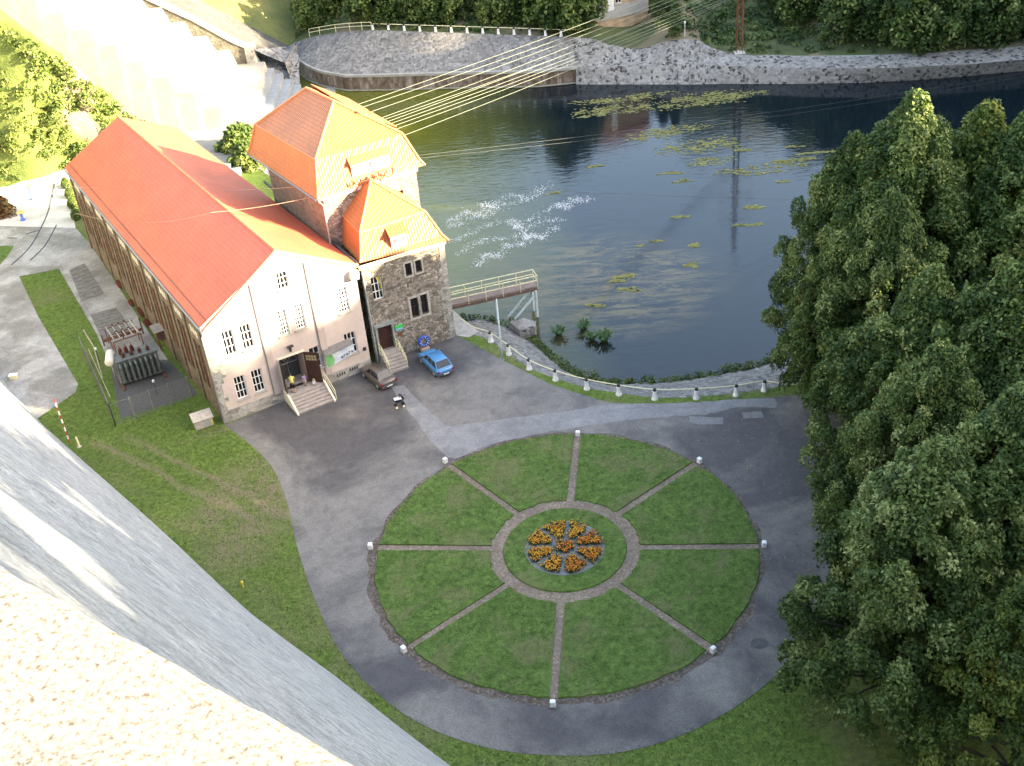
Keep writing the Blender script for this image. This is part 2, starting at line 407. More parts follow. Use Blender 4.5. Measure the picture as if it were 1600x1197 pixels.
def tree_proto(seed, H, rad, crown0, per, leaf, mat, shape='round', nl=80, lump=0.20):
    """returns (crown mesh, trunk mesh) in local coordinates, base at 0"""
    rng = np.random.default_rng(seed)
    lumps = []; ends = []
    for i in range(nl):
        t = (i + rng.uniform(0, 1)) / nl              # height fraction in the crown
        if shape == 'round': prof = (math.sin(pi * min(1, 0.12 + 0.88 * t) ** 0.8) ** 0.62) if nl < 150 else (math.sin(pi * min(1, 0.16 + 0.84 * t) ** 0.66) ** 0.75)
        elif shape == 'cone': prof = (1 - t) ** 0.62 * (0.62 + 0.38 * min(1, t * 4))
        else: prof = min(1, (1 - t) * 1.9) ** 0.6 * (0.75 + 0.25 * min(1, t * 3))
        prof = max(prof, 0.10)
        ang = rng.uniform(0, 2 * pi) if nl < 20 else i * 2.39996 + rng.normal() * 0.3
        rr = rad * prof * (rng.uniform(0.45, 0.98) ** 0.5) * (1 + 0.18 * math.sin(ang * 2 + seed))
        z = crown0 + (H - crown0) * (t * 0.97)
        s = rad * lump * rng.uniform(0.7, 1.35)
        rr = max(0, rr - s * 0.5)
        c = (rr * cos(ang), rr * sin(ang), z - s * 0.4)
        lumps.append((c, (s, s, s * rng.uniform(0.9, 1.7)), rng.uniform(0.15, 0.85)))
        if i % 3 == 0: ends.append(c)
    if shape in ('cone', 'round') and nl > 150:      # pointed side crowns pushing out of the main mass
        for q in range(11):
            a = q * 2.39996 + rng.normal() * .25; zt = crown0 + (H - crown0) * rng.uniform(.38, .93); f = (zt - crown0) / (H - crown0)
            rc = rad * (1.02 - .78 * f) * rng.uniform(.62, .95); hh = (H - crown0) * rng.uniform(.22, .34); rr0 = rad * rng.uniform(.22, .34)
            for _ in range(20):
                t = rng.uniform(0, 1) ** .8; b_ = rng.uniform(0, 2 * pi); r_ = rr0 * (1 - t) ** .7 * rng.uniform(.5, 1.0); s = rad * lump * rng.uniform(.5, 1.05) * (1.15 - .5 * t)
                lumps.append(((rc * cos(a) + r_ * cos(b_), rc * sin(a) + r_ * sin(b_), zt - hh * (1 - t)), (s, s, s * rng.uniform(1.1, 1.9)), rng.uniform(.25, .95)))
    lumps.append(((0, 0, H - rad * lump * 0.9), (rad * lump * 0.75, rad * lump * 0.75, rad * lump * 1.1), 0.6))
    P, N, T = clump_leaves(lumps, per, rng)
    cm = leaf_mesh('crown', P, N, leaf, T, mat, rng)
    b = MB(); tr = 0.028 * H ** 0.9 * 0.5 + 0.08
    b.tube([(0, 0, -0.2), (0.05, 0, crown0 * 0.6 + 0.3), (0.1, 0.05, crown0 + (H - crown0) * 0.4), (0, 0, H * 0.88)], [tr * 1.35, tr, tr * 0.6, tr * 0.12], 8)
    for c in ends:
        z0 = max(crown0 * 0.7 + 0.3, c[2] - 0.45 * math.hypot(c[0], c[1]) - 0.8)
        b.tube([(0.05, 0, z0), (c[0] * 0.5, c[1] * 0.5, (z0 + c[2]) / 2 + 0.2), c], [tr * 0.42, tr * 0.24, tr * 0.07], 5)
    me = bpy.data.meshes.new('trunk'); me.from_pydata(b.v, [], b.f); me.materials.append(BARK); me.update()
    return cm, me

def place_tree(proto, name, label, cat, loc, rz=0.0, s=(1, 1, 1), group=None):
    t = thing(name, label, cat, loc, rz, group); t.scale = s
    for me, nm in ((proto[0], 'crown'), (proto[1], 'trunk')):
        o = bpy.data.objects.new(nm, me); COL.objects.link(o); o.parent = t
    return t

L_DARK = m_leaf('broadleaf_deep', [(0.018, 0.040, 0.007), (0.042, 0.082, 0.014), (0.090, 0.140, 0.028), (0.27, 0.31, 0.10)])
L_MID = m_leaf('broadleaf_mid', [(0.025, 0.05, 0.012), (0.05, 0.09, 0.022), (0.08, 0.125, 0.03), (0.14, 0.17, 0.05)])
L_MIDD = m_leaf('broadleaf_grey_green', [(0.022, 0.046, 0.009), (0.052, 0.094, 0.018), (0.108, 0.160, 0.036), (0.31, 0.35, 0.13)])
L_YELD = m_leaf('broadleaf_yellowing', [(0.028, 0.055, 0.010), (0.060, 0.10, 0.018), (0.11, 0.155, 0.026), (0.27, 0.27, 0.05)])
L_LIGHT = m_leaf('shrub_light', [(0.04, 0.075, 0.015), (0.09, 0.14, 0.03), (0.16, 0.21, 0.05), (0.24, 0.26, 0.08)])
L_YEL = m_leaf('leaf_yellowgreen', [(0.05, 0.09, 0.015), (0.10, 0.15, 0.025), (0.17, 0.21, 0.035), (0.28, 0.27, 0.05)])

# ================================================================== SETTING
def px(pts, z=0.0): return [U(x, y, z) for x, y in pts]
def smooth_line(P, k=4):
    P = [np.array(p, float) for p in P]; out = []
    for i in range(len(P) - 1):
        p0, p1, p2, p3 = P[max(i - 1, 0)], P[i], P[i + 1], P[min(i + 2, len(P) - 1)]
        for j in range(k):
            t = j / k
            out.append(0.5 * ((2 * p1) + (-p0 + p2) * t + (2 * p0 - 5 * p1 + 4 * p2 - p3) * t * t + (-p0 + 3 * p1 - 3 * p2 + p3) * t ** 3))
    out.append(P[-1]); return out

WATER_Z = -3.0
bank_px = [(712, 522), (735, 521), (767, 534), (795, 553), (827, 575), (868, 591), (917, 606), (967, 614), (1023, 621), (1088, 620), (1150, 614), (1194, 608), (1260, 596)]
bank_top = smooth_line(px(bank_px), 3) + [np.array(p) for p in [(34, 81, 0), (50, 84, 0), (90, 92, 0), (160, 105, 0), (320, 130, 0)]]
NB = len(bank_top)
g = MB()
near_poly = [(320, -200, 0), (-330, -200, 0), (-330, 240, 0), (-62, 150, 0), (-38, 146, 0), (-29, 134, 0), (-20, 121, 0), (-11.5, 108, 0), (-4.9, 97, 0)] + bank_top
g.poly(near_poly[::-1]); struct('ground', g, GRASS)
far_floor = MB(); far_floor.poly([(-1500, -1500, -7), (1500, -1500, -7), (1500, 1500, -7), (-1500, 1500, -7)])
struct('ground', far_floor, GRASS)

# near river bank: stone pitching from the rail down into the water
toe_px = [(722, 500), (760, 500), (805, 516), (838, 537), (855, 553), (880, 575), (905, 590), (950, 600), (1000, 598), (1080, 592), (1150, 580), (1210, 565), (1290, 545)]
toe = smooth_line([U(x, y, WATER_Z) for x, y in toe_px], 3) + [np.array(p) for p in [(37, 87, -3), (52, 91, -3), (92, 100, -3), (160, 113, -3), (320, 138, -3)]]
random.seed(3)
rows = []
for t in (0, 0.02, 0.25, 0.5, 0.75, 0.97, 1.3):
    row = []
    for a, b in zip(bank_top, toe):
        p = a + (b - a) * t
        if t == 0.02: p = a + (b - a) * 0.03 + np.array([0, 0, 0.10])
        elif 0 < t: p = p + np.array([0, 0, random.uniform(-.12, .12)])
        row.append(p)
    rows.append(row)
rb = MB(); rb.grid(rows); struct('riverbank', rb, RIPRAP)
# apron of the bank beside the stone building
ap = MB(); ap.slab([U(705, 482, 0.03), U(722, 497, 0.03), U(748, 518, 0.03), U(733, 527, 0.03), U(713, 524, 0.03)], 0.3); struct('pavement', ap, simple('weathered_concrete', (0.30, 0.28, 0.25), 0.85, 0.25, 1.5))
# quay wall below the buildings on the river side
qw = MB()
for a, b in zip([(-4.75, 90.6), (-4.9, 97), (-11.5, 108), (-20, 121), (-29, 134)], [(-4.9, 97), (-11.5, 108), (-20, 121), (-29, 134), (-38, 146)]):
    qw.add([(a[0], a[1], -6), (b[0], b[1], -6), (b[0], b[1], 0.02), (a[0], a[1], 0.02)], [(0, 1, 2, 3)])
struct('riverbank', qw, RIPRAP)

# water
def m_water():
    k = NT('river_water'); co = k.pos()
    sx = k.n('ShaderNodeSeparateXYZ'); k.l(co, sx.inputs[0])
    # olive on the left: silt plus painted reflection of the lit hillside, clear dark water with weed beds to the right
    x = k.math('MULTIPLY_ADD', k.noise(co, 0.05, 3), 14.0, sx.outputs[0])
    silt_reflection = k.ramp(k.math('MULTIPLY_ADD', x, 0.03, 0.15), [(0.14, (0.092, 0.094, 0.016)), (0.42, (0.044, 0.050, 0.018)), (0.66, (0.005, 0.010, 0.014))])
    mp = k.n('ShaderNodeMapping'); mp.inputs['Rotation'].default_value = (0, 0, R(28)); mp.inputs['Scale'].default_value = (0.25, 1.0, 1); k.l(co, mp.inputs[0])
    weed = k.ramp(k.noise(mp.outputs[0], 1.1, 6, 0.75, 0.8), [(0.44, (0, 0, 0)), (0.60, (1, 1, 1))])
    # weed bed region centred near (9, 104)
    dx = k.math('MULTIPLY', k.math('SUBTRACT', sx.outputs[0], 9.5), 1 / 14.0); dy = k.math('MULTIPLY', k.math('SUBTRACT', sx.outputs[1], 102.0), 1 / 12.0)
    d2 = k.math('ADD', k.math('POWER', k.math('ABSOLUTE', dx), 2.0), k.math('POWER', k.math('ABSOLUTE', dy), 2.0))
    reg = k.ramp(d2, [(0.3, (1, 1, 1)), (1.0, (0, 0, 0))])
    m = k.math('MULTIPLY', k.math('MULTIPLY', weed, reg), 0.85)
    k.col(k.mix(m, silt_reflection, (0.115, 0.088, 0.035)))
    k.rough(0.045); k.b.inputs['IOR'].default_value = 1.44
    mp2 = k.n('ShaderNodeMapping'); mp2.inputs['Scale'].default_value = (0.45, 1.3, 1); k.l(co, mp2.inputs[0])
    w1 = k.noise(mp2.outputs[0], 1.3, 3, 0.6, 0.4); w2 = k.noise(co, 0.15, 3)
    calm = k.ramp(k.math('MULTIPLY_ADD', x, 0.022, 0.25), [(0.2, (1, 1, 1)), (0.8, (0.35, 0.35, 0.35))])
    k.bump(k.math('MULTIPLY', k.math('MULTIPLY', w1, calm), w2), 0.07); return k.m
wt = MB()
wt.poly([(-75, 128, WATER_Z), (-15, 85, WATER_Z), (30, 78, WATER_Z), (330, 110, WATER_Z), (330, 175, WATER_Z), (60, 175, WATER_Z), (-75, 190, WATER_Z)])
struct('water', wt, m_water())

# asphalt yard and loop drive
asph_px = [(352, 664), (385, 690), (410, 712), (432, 742), (450, 790), (463, 850), (480, 905), (500, 955), (527, 1012), (570, 1065), (630, 1115), (700, 1150), (780, 1172), (860, 1180), (950, 1178), (1040, 1158), (1120, 1122), (1190, 1075), (1240, 1025), (1275, 960), (1298, 880), (1312, 800), (1330, 730), (1400, 660), (1600, 610), (1900, 560), (1900, 520), (1600, 575), (1400, 600), (1300, 612), (1210, 620), (1130, 626), (1050, 630), (960, 630), (915, 618), (860, 600), (820, 580), (780, 560), (750, 543), (722, 528), (712, 524), (650, 545), (590, 572), (470, 616)]
a_s = smooth_line(px(asph_px[:24], 0.02), 3) + smooth_line(px(asph_px[24:39], 0.02), 2) + px(asph_px[39:], 0.02)
a1 = MB(); a1.poly(a_s); struct('road', a1, ASPH)
patch = [(612, 603), (630, 602), (648, 620), (668, 640), (697, 667), (780, 655), (840, 648), (890, 642), (930, 634), (970, 631), (1060, 630), (1130, 626), (1212, 621), (1214, 636), (1150, 637), (1118, 643), (1100, 648), (1040, 651), (990, 655), (948, 660), (905, 667), (850, 676), (790, 688), (735, 706), (716, 716), (700, 715), (672, 690), (655, 665), (637, 640), (622, 620)]
def jag(P, amp=0.12):
    out = []
    for i, p in enumerate(P):
        q = P[(i + 1) % len(P)]
        n = max(2, int(np.linalg.norm(q - p) / 0.7))
        for j in range(n):
            out.append(p + (q - p) * j / n + np.array([random.uniform(-amp, amp), random.uniform(-amp, amp), 0]))
    return out
a2 = MB(); a2.poly(jag(px(patch, 0.026))); struct('road', a2, ASPH2, label='paler strip of repaired asphalt')
for q in ([(1076, 651), (1130, 652), (1131, 663), (1092, 663), (1078, 659)], [(1158, 644), (1190, 643), (1192, 653), (1162, 654)]):
    a3 = MB(); a3.poly(jag(px(q, 0.03), 0.06)); struct('road', a3, ASPH2, label='small rectangular asphalt repair')
for q in ((1214, 959, 0.42), (1187, 1005, 0.42)):
    c = U(q[0], q[1], 0.028); a3 = MB(); a3.prism([(c[0] + q[2] * cos(k * pi / 10) * 1.3, c[1] + q[2] * sin(k * pi / 10)) for k in range(20)], 0.0, 0.034)
    struct('road', a3, DARKM if False else simple('tar_spot', (0.065, 0.062, 0.065), 0.8, 0.3))
# concrete yard on the left of the hall
paving_px = [(-120, 350), (118, 356), (140, 380), (172, 428), (215, 494), (262, 562), (215, 562), (168, 560), (150, 520), (92, 420), (30, 432), (60, 495), (122, 600), (118, 613), (57, 655), (-10, 640), (-80, 560)]
pv = MB(); pv.poly(px(paving_px, 0.02)); struct('pavement', pv, CONC)
pv = MB(); pv.poly(px([(-120, 350), (118, 356), (108, 300), (112, 262), (60, 275), (10, 292), (-120, 300)], 0.016)); struct('pavement', pv, CONC_W)  # same paving in a paler colour, painting its sunlit part beyond the shadow edge
pv = MB(); pv.poly(px([(-40, 384), (22, 384), (12, 400), (0, 414), (-40, 414)], 0.03)); struct('lawn', pv, LAWN)
# oil pit gravel in the transformer yard
pv = MB(); pv.poly(px([(170, 560), (262, 560), (310, 615), (188, 655)], 0.012)); struct('ground', pv, simple('dark_gravel', (0.085, 0.08, 0.075), 0.9, 0.35, 6, bump=0.03))
# worn earth tracks in the grass
wf = MB()
rng = np.random.default_rng(5)

# ---- roundabout
RC = np.array([2.52, 60.72]); TH = [9.7, 53.0, 96.9, 142.0, 188.2, 233.7, 278.4, 323.4]
def rp(r, az, z=0.0): a = R(az); return (RC[0] + r * sin(a), RC[1] + r * cos(a), z)
dk = MB(); dk.poly([rp(13.35 + 0.12 * sin(a * 0.37) + (0.35 if 120 < a < 285 else 0) * (0.7 + 0.3 * sin(a * 0.9)), a, 0.03) for a in range(0, 360, 3)][::-1])
struct('path', dk, DIRT, label='dirt rim with fallen leaves around the round lawn')
dk = MB(); dk.poly([rp(13.05, a, 0.036) for a in range(0, 360, 4)][::-1]); struct('path', dk, GRAVEL)
for i in range(8):
    a0, a1_ = TH[i], TH[(i + 1) % 8] + (360 if i == 7 else 0)
    hw = 0.28
    rim = []
    def da(r): return math.degrees(hw / r)
    n = 16
    for r, rev in ((5.18, False), (13.0, True)):
        aa = np.linspace(a0 + da(r), a1_ - da(r), n)
        if rev: aa = aa[::-1]
        for a in aa: rim.append((r + random.uniform(-.09, .09), a + random.uniform(-.25, .25)))
    m = MB()
    top = [rp(r, a, 0.13) for r, a in rim]; low = [rp(r + (0.05 if r > 9 else -0.05), a, 0.03) for r, a in rim]
    k = len(rim)
    m.add(top + low, [tuple(range(k))] + [(j, k + j, k + (j + 1) % k, (j + 1) % k) for j in range(k)])
    struct('lawn', m, LAWN)
m = MB(); top = [rp(4.18, a, 0.14) for a in range(0, 360, 6)]; low = [rp(4.24, a, 0.03) for a in range(0, 360, 6)]; k = len(top)
m.add(top + low, [tuple(range(k))] + [(j, k + j, k + (j + 1) % k, (j + 1) % k) for j in range(k)]); struct('lawn', m, LAWN)
m = MB(); m.poly([rp(2.72, a, 0.15) for a in range(0, 360, 6)][::-1]); struct('flower_bed_soil', m, simple('bed_gravel', (0.16, 0.17, 0.155), 0.9, 0.35, 9, bump=0.02))

# short grass blades over the lawns near the camera (nobody could count them)
def blades(n, pick, hgt, mat, name, label, seed):
    rng = np.random.default_rng(seed); P = pick(rng, n); n = len(P)
    a = rng.uniform(0, 2 * pi, n); h = rng.uniform(0.6, 1.3, n) * hgt; wd = rng.uniform(0.6, 1.3, n) * hgt * 0.7
    d = np.stack([np.cos(a), np.sin(a), np.zeros(n)], 1)
    lean = rng.normal(size=(n, 2)) * 0.35 * h[:, None]
    vs = np.stack([P - d * wd[:, None] / 2, P + d * wd[:, None] / 2, P + np.concatenate([lean, h[:, None]], 1)], 1).reshape(-1, 3).astype(np.float32)
    me = bpy.data.meshes.new(name); me.vertices.add(3 * n); me.vertices.foreach_set('co', vs.ravel())
    me.loops.add(3 * n); me.loops.foreach_set('vertex_index', np.arange(3 * n, dtype=np.int32))
    me.polygons.add(n); me.polygons.foreach_set('loop_start', np.arange(0, 3 * n, 3, dtype=np.int32))
    try: me.polygons.foreach_set('loop_total', np.full(n, 3, dtype=np.int32))
    except Exception: pass
    at = me.attributes.new('tone', 'FLOAT', 'FACE'); at.data.foreach_set('value', rng.uniform(0, 1, n).astype(np.float32))
    me.materials.append(mat); me.update(calc_edges=True); me.validate()
    o = bpy.data.objects.new(name, me); COL.objects.link(o); return tag(o, label, name.replace('_', ' '), None, 'stuff')
G_BLADE = m_leaf('grass_blade', [(0.045, 0.080, 0.014), (0.075, 0.118, 0.024), (0.115, 0.155, 0.04), (0.20, 0.20, 0.10)])
def pick_lawn(rng, n):
    r = np.sqrt(rng.uniform(0, 1, n)) * 13.0; a = rng.uniform(0, 360, n)
    ok = (r > 5.2) | ((r < 4.15) & (r > 2.8))
    for t in TH:
        dd = np.abs((a - t + 180) % 360 - 180)
        ok &= ~((r > 5.1) & (np.sin(np.radians(np.minimum(dd, 90))) * r < 0.31))
    r, a = r[ok], np.radians(a[ok])
    return np.stack([RC[0] + r * np.sin(a), RC[1] + r * np.cos(a), np.full(len(r), 0.12)], 1)
blades(110000, pick_lawn, 0.055, G_BLADE, 'grass', 'short mown grass on the wedge lawns of the round garden', 11)
def inpoly(P, poly):
    x, y = P[:, 0], P[:, 1]; c = np.zeros(len(P), bool); n = len(poly)
    for i in range(n):
        x1, y1 = poly[i][0], poly[i][1]; x2, y2 = poly[(i + 1) % n][0], poly[(i + 1) % n][1]
        with np.errstate(divide='ignore', invalid='ignore'):
            c ^= ((y1 > y) != (y2 > y)) & (x < (x2 - x1) * (y - y1) / (y2 - y1 + 1e-12) + x1)
    return c
gl = px([(122, 600), (57, 655), (100, 700), (250, 830), (400, 970), (560, 1090), (700, 1200), (1250, 1230), (1330, 1000), (1240, 1025), (1190, 1075), (1040, 1158), (860, 1182), (700, 1152), (570, 1067), (500, 957), (463, 852), (432, 744), (385, 692), (350, 670), (300, 640), (180, 665), (130, 600)])
def pick_g(rng, n):
    P = np.stack([rng.uniform(-42, 18, n), rng.uniform(38, 95, n), np.zeros(n)], 1)
    return P[inpoly(P, gl)]
blades(300000, pick_g, 0.075, G_BLADE, 'grass', 'rough grass between the dam foot and the asphalt drive', 12)

# flower beds: eight wedges and a round centre
FL_OR = simple('orange_marigold', (0.50, 0.12, 0.010), 0.7, 0.35, 7)
FL_YE = simple('yellow_marigold', (0.55, 0.30, 0.02), 0.7, 0.3, 7)
FL_GR = m_leaf('bed_foliage', [(0.012, 0.03, 0.008), (0.025, 0.055, 0.014), (0.05, 0.09, 0.02)])
def flower_bed(pick, seed, label, n, orange):
    rng = np.random.default_rng(seed); P = pick(rng, n)
    c = P.mean(0)
    t = thing('flower_bed', label, 'flower bed', (c[0], c[1], 0.15), 0, 'marigold beds in the middle of the round garden')
    Q = np.repeat(P, 26, 0) + rng.normal(size=(len(P) * 26, 3)) * np.array([0.09, 0.09, 0.05]) + np.array([0, 0, 0.14]) - np.array([c[0], c[1], 0])
    N = rng.normal(size=Q.shape) + np.array([0, 0, 1]); N /= np.linalg.norm(N, axis=1)[:, None]
    o = bpy.data.objects.new('foliage', leaf_mesh('foliage', Q, N, 0.07, rng.uniform(0, 1, len(Q)), FL_GR, rng)); COL.objects.link(o); o.parent = t
    b = MB(); b.local = True
    for p in P:
        for k in range(3):
            q = (p[0] - c[0] + rng.normal() * 0.10, p[1] - c[1] + rng.normal() * 0.10, 0.24 + rng.normal() * 0.03)
            r = rng.uniform(0.03, 0.055); mi = 0 if rng.uniform() < orange else 1
            b.lathe(q, [(r * 0.5, -0.02), (r, 0), (r * 0.7, 0.03), (r * 0.15, 0.045)], 6, mi, (rng.normal() * .3, rng.normal() * .3, 1))
    b.build('blossoms', [FL_OR, FL_YE], t)
def wedge(a0, a1):
    def f(rng, n):
        r = np.sqrt(rng.uniform(0.16, 1, n)) * 2.55
        hw = np.degrees(0.23 / r)
        a = np.radians(rng.uniform(0, 1, n) * (a1 - a0 - 2 * hw) + a0 + hw)
        return np.stack([RC[0] + r * np.sin(a), RC[1] + r * np.cos(a), np.zeros(n)], 1)
    return f
names = ['behind right of the centre, next to the back spoke', 'right of the centre, upper one', 'right of the centre, lower one', 'in front right of the centre',
         'in front left of the centre', 'left of the centre, lower one', 'left of the centre, upper one', 'behind left of the centre, next to the back spoke']
for i in range(8):
    flower_bed(wedge(TH[i], TH[(i + 1) % 8] + (360 if i == 7 else 0)), 20 + i, 'wedge of orange and yellow marigolds ' + names[i], 74, 0.55 if i in (1, 2, 3) else 0.25)
def cen(rng, n):
    r = np.sqrt(rng.uniform(0, 1, n)) * 0.68; a = rng.uniform(0, 2 * pi, n)
    return np.stack([RC[0] + r * np.cos(a), RC[1] + r * np.sin(a), np.zeros(n)], 1)
flower_bed(cen, 40, 'small round patch of orange marigolds at the very centre', 42, 0.7)

# white marker stones around the round lawn
def marker():
    t = thing('marker_stone', 'x', 'marker stone', (0, 0, 0), 0, 'white marker stones at the ends of the garden paths')
    b = LB(); b.bx(-.17, .17, -.15, .15, -0.05, .44); b.build('stone', WHITE, t, bevel=0.05)
    b = LB(); b.bx(-.21, .21, -.19, .19, -0.03, .05); b.build('base', simple('lichen_stone', (0.2, 0.18, 0.15), 0.9, 0.3, 8), t, bevel=0.02)
    return t
mk_px = [(903, 681), (1093, 723), (1194, 854), (1114, 1019), (864, 1103), (631, 1018), (579, 857), (696, 723)]
mk_lb = ['at the back of the round lawn, nearest the river', 'at the back right end of a garden path', 'at the right end, beside the trees', 'at the front right end of a garden path',
         'at the very front of the round lawn', 'at the front left, beside fallen leaves', 'at the left end of the sideways path', 'at the back left, facing the parked cars']
mk0 = marker()
for i, q in enumerate(mk_px):
    o = mk0 if i == 0 else copy_tree(mk0)
    p = U(*q, 0.03); o.location = V3(p); o.rotation_euler = (0, 0, R(-TH[i])); o['label'] = 'white painted marker stone ' + mk_lb[i]

# ================================================================== DAM
dam_base = [(40, 2), (30, 11), (20, 19.5), (10, 28.5), (2, 36.4), (-5.4, 43.7), (-10.8, 49.5), (-18.0, 57.0), (-26.4, 67.2), (-36.6, 79.2), (-40.5, 84.0), (-46.5, 92.5), (-58, 111), (-68, 130), (-76, 150)]
db = smooth_line([np.array([x, y, 0.]) for x, y in dam_base], 4)
nrm = []
for i in range(len(db)):
    t = db[min(i + 1, len(db) - 1)] - db[max(i - 1, 0)]; t /= np.linalg.norm(t)
    nrm.append(np.array([t[1], -t[0], 0]))     # towards the valley
PAR = np.array([-0.60, 1.45])                   # a point on the parapet's outer edge
def dam_off(i):
    # horizontal distance foot -> crest, so that the crest passes just below the camera
    return max(26.0, float(db[i][0] * nrm[i][0] + db[i][1] * nrm[i][1]) - 0.62)
prof = [(0.0, -0.5), (0.06, 3), (0.16, 8), (0.33, 17), (0.51, 26), (0.69, 35), (0.84, 43), (0.93, 48), (0.965, 50.6)]
dam = thing('dam', 'huge curved granite gravity dam filling the lower left corner', 'dam', (-16.5, 20, 0))
rows = []
for f, z in prof:
    rows.append([db[i] - nrm[i] * (dam_off(i) * f) + np.array([0, 0, z]) for i in range(len(db))])
m = MB(); m.grid(rows, flip=False); m.build('dam_face', DAMST, dam)
def m_parapet():
    k = NT('rough_hewn_granite'); co = k.pos()
    f = k.noise(co, 34, 9, 0.78, 0.5); g_ = k.noise(co, 70, 6, 0.7); h = k.noise(co, 7, 4, 0.6)
    k.col(k.ramp(g_, [(0.34, (0.13, 0.105, 0.085)), (0.45, (0.34, 0.29, 0.245)), (0.58, (0.52, 0.48, 0.43))])); k.rough(0.9)
    k.bump(k.math('ADD', k.math('MULTIPLY', f, 1.0), k.math('MULTIPLY', g_, 0.7)), 0.055); return k.m
PARM = m_parapet()
dr = np.array([-0.795, 0.606]); nv = np.array([0.606, 0.795])
m = MB(); rows_ = []
ss = list(np.linspace(-2.2, 2.6, 150)) ; 
nr = 40
rg = np.random.default_rng(2)
gx = np.array(ss); gy = np.linspace(0, 1.05, nr)
H = np.zeros((nr, len(gx)))
for fr, am in ((3, .006), (8, .006), (19, .005), (41, .003)):
    for _ in range(5):
        th = rg.uniform(0, pi); ph = rg.uniform(0, 6)
        H += am * 0.55 * np.sin(fr * (np.cos(th) * gx[None, :] + np.sin(th) * gy[:, None]) + ph)
for j in range(nr):
    row = []
    for i, s_ in enumerate(ss):
        e = gy[j] - (0.0016 * math.sin(s_ * 23) + 0.0012 * math.sin(s_ * 61) if j == 0 else 0)
        p = PAR + dr * s_ - nv * e
        drop = 0.02 * max(0, 1 - gy[j] / 0.05) ** 2 + H[j, i] * max(0, 1 - gy[j] / 0.2)
        row.append((p[0], p[1], 53.5 + H[j, i] - drop))
    rows_.append(row)
m.grid(rows_)
m.grid([rows_[0], [(p[0], p[1], 52.6) for p in rows_[0]]])
m.grid([rows_[-1], [(p[0], p[1], 53.3) for p in rows_[-1]]])
# front and rear flanks of the near coping
def edgept(s_, off, z):
    c = 0.0022 * (abs(s_) - 2.2) ** 2 if s_ > 2.6 or s_ < -2.2 else 0
    p = PAR + dr * s_ - nv * (off + (c if s_ > 0 else c)); return (p[0], p[1], z)
ex = [-60, -40, -25, -15, -8, -4, -2.2, 0, 2.6, 5, 9, 16, 26, 40, 60, 80]
m.grid([[edgept(s_, 0.03, 53.40) for s_ in ex], [edgept(s_, 0.03, 52.2) for s_ in ex], [edgept(s_, 0.35, 51.9) for s_ in ex], [edgept(s_, 0.35, 50.4) for s_ in ex]])
m.grid([[edgept(s_, 1.05, 53.44) for s_ in ex], [edgept(s_, 1.05, 52.3) for s_ in ex]])
for a, b in zip(ex, ex[1:]):
    if a >= -2.2 and b <= 2.6: continue
    m.add([edgept(a, 0, 53.44), edgept(b, 0, 53.44), edgept(b, 1.05, 53.44), edgept(a, 1.05, 53.44)], [(0, 1, 2, 3)])
m.build('parapet', PARM, dam, smooth=True)
m = MB()
m.grid([[edgept(s_, 1.05, 52.3) for s_ in ex], [edgept(s_, 7.0, 52.3) for s_ in ex]])
m.grid([[edgept(s_, 7.0, 52.3) for s_ in ex], [edgept(s_, 7.0, 20) for s_ in ex]])
m.build('crest_walkway', CONC_W, dam)

# ================================================================== HILLS
def m_hill(name, a, b, rock, rk=0.6):
    k = NT(name); co = k.pos(); f = k.noise(co, 0.25, 6, 0.7); r_ = k.noise(co, 0.09, 5, 0.6, 0.5)
    c = k.ramp(f, [(0.35, a), (0.65, b)])
    k.col(k.mix(k.ramp(r_, [(rk, (0, 0, 0)), (rk + 0.06, (1, 1, 1))]), c, rock)); k.rough(0.9); k.bump(k.noise(co, 1.5, 5, 0.7), 0.3); return k.m
HILLM = m_hill('hillside_scrub', (0.075, 0.11, 0.022), (0.15, 0.18, 0.04), (0.19, 0.15, 0.11), 0.55)
HILLF = m_hill('meadow_bank', (0.045, 0.062, 0.018), (0.085, 0.10, 0.03), (0.17, 0.135, 0.075), 0.50)

# sunlit hill on the left, between the yard and the spillway
ridge = [U(-220, -160, 34), U(-100, -60, 26), U(0, 15, 19), U(60, 60, 16), U(110, 95, 12.5), U(150, 131, 9.0), U(200, 163, 5), U(250, 190, 2.2), U(268, 205, 0.4)]
foot = [np.array([-95, 118, 0]), np.array([-80, 127, 0]), U(-60, 296, 0), U(20, 286, 0), U(70, 276, 0), U(105, 262, 0), np.array([-48, 137, 0.]), np.array([-43, 140, 0.]), np.array([-39, 143, 0.])]
ridge = smooth_line(ridge, 4); foot = smooth_line(foot, 4)
rng = np.random.default_rng(9)
rows = []; K = 12
for j in range(K + 1):
    t = j / K; row = []
    for i, (a, b) in enumerate(zip(foot, ridge)):
        p = a + (b - a) * t; hh = b[2]
        p = p + np.array([0.2, -1, 0]) * (rng.normal() * 0.5 + 0.35 * math.sin(i * 0.9 + j) ) * math.sin(pi * t) * min(1, hh / 8) + np.array([0, 0, hh * 0.16 * math.sin(pi * t)])
        row.append(p)
    rows.append(row)
back = [p + np.array([1.0, 7, -0.75 * p[2] - 1.5]) for p in ridge]; rows.append(back)
hl = MB(); hl.grid(rows); struct('hill', hl, HILLM, smooth=True)
Pl = []
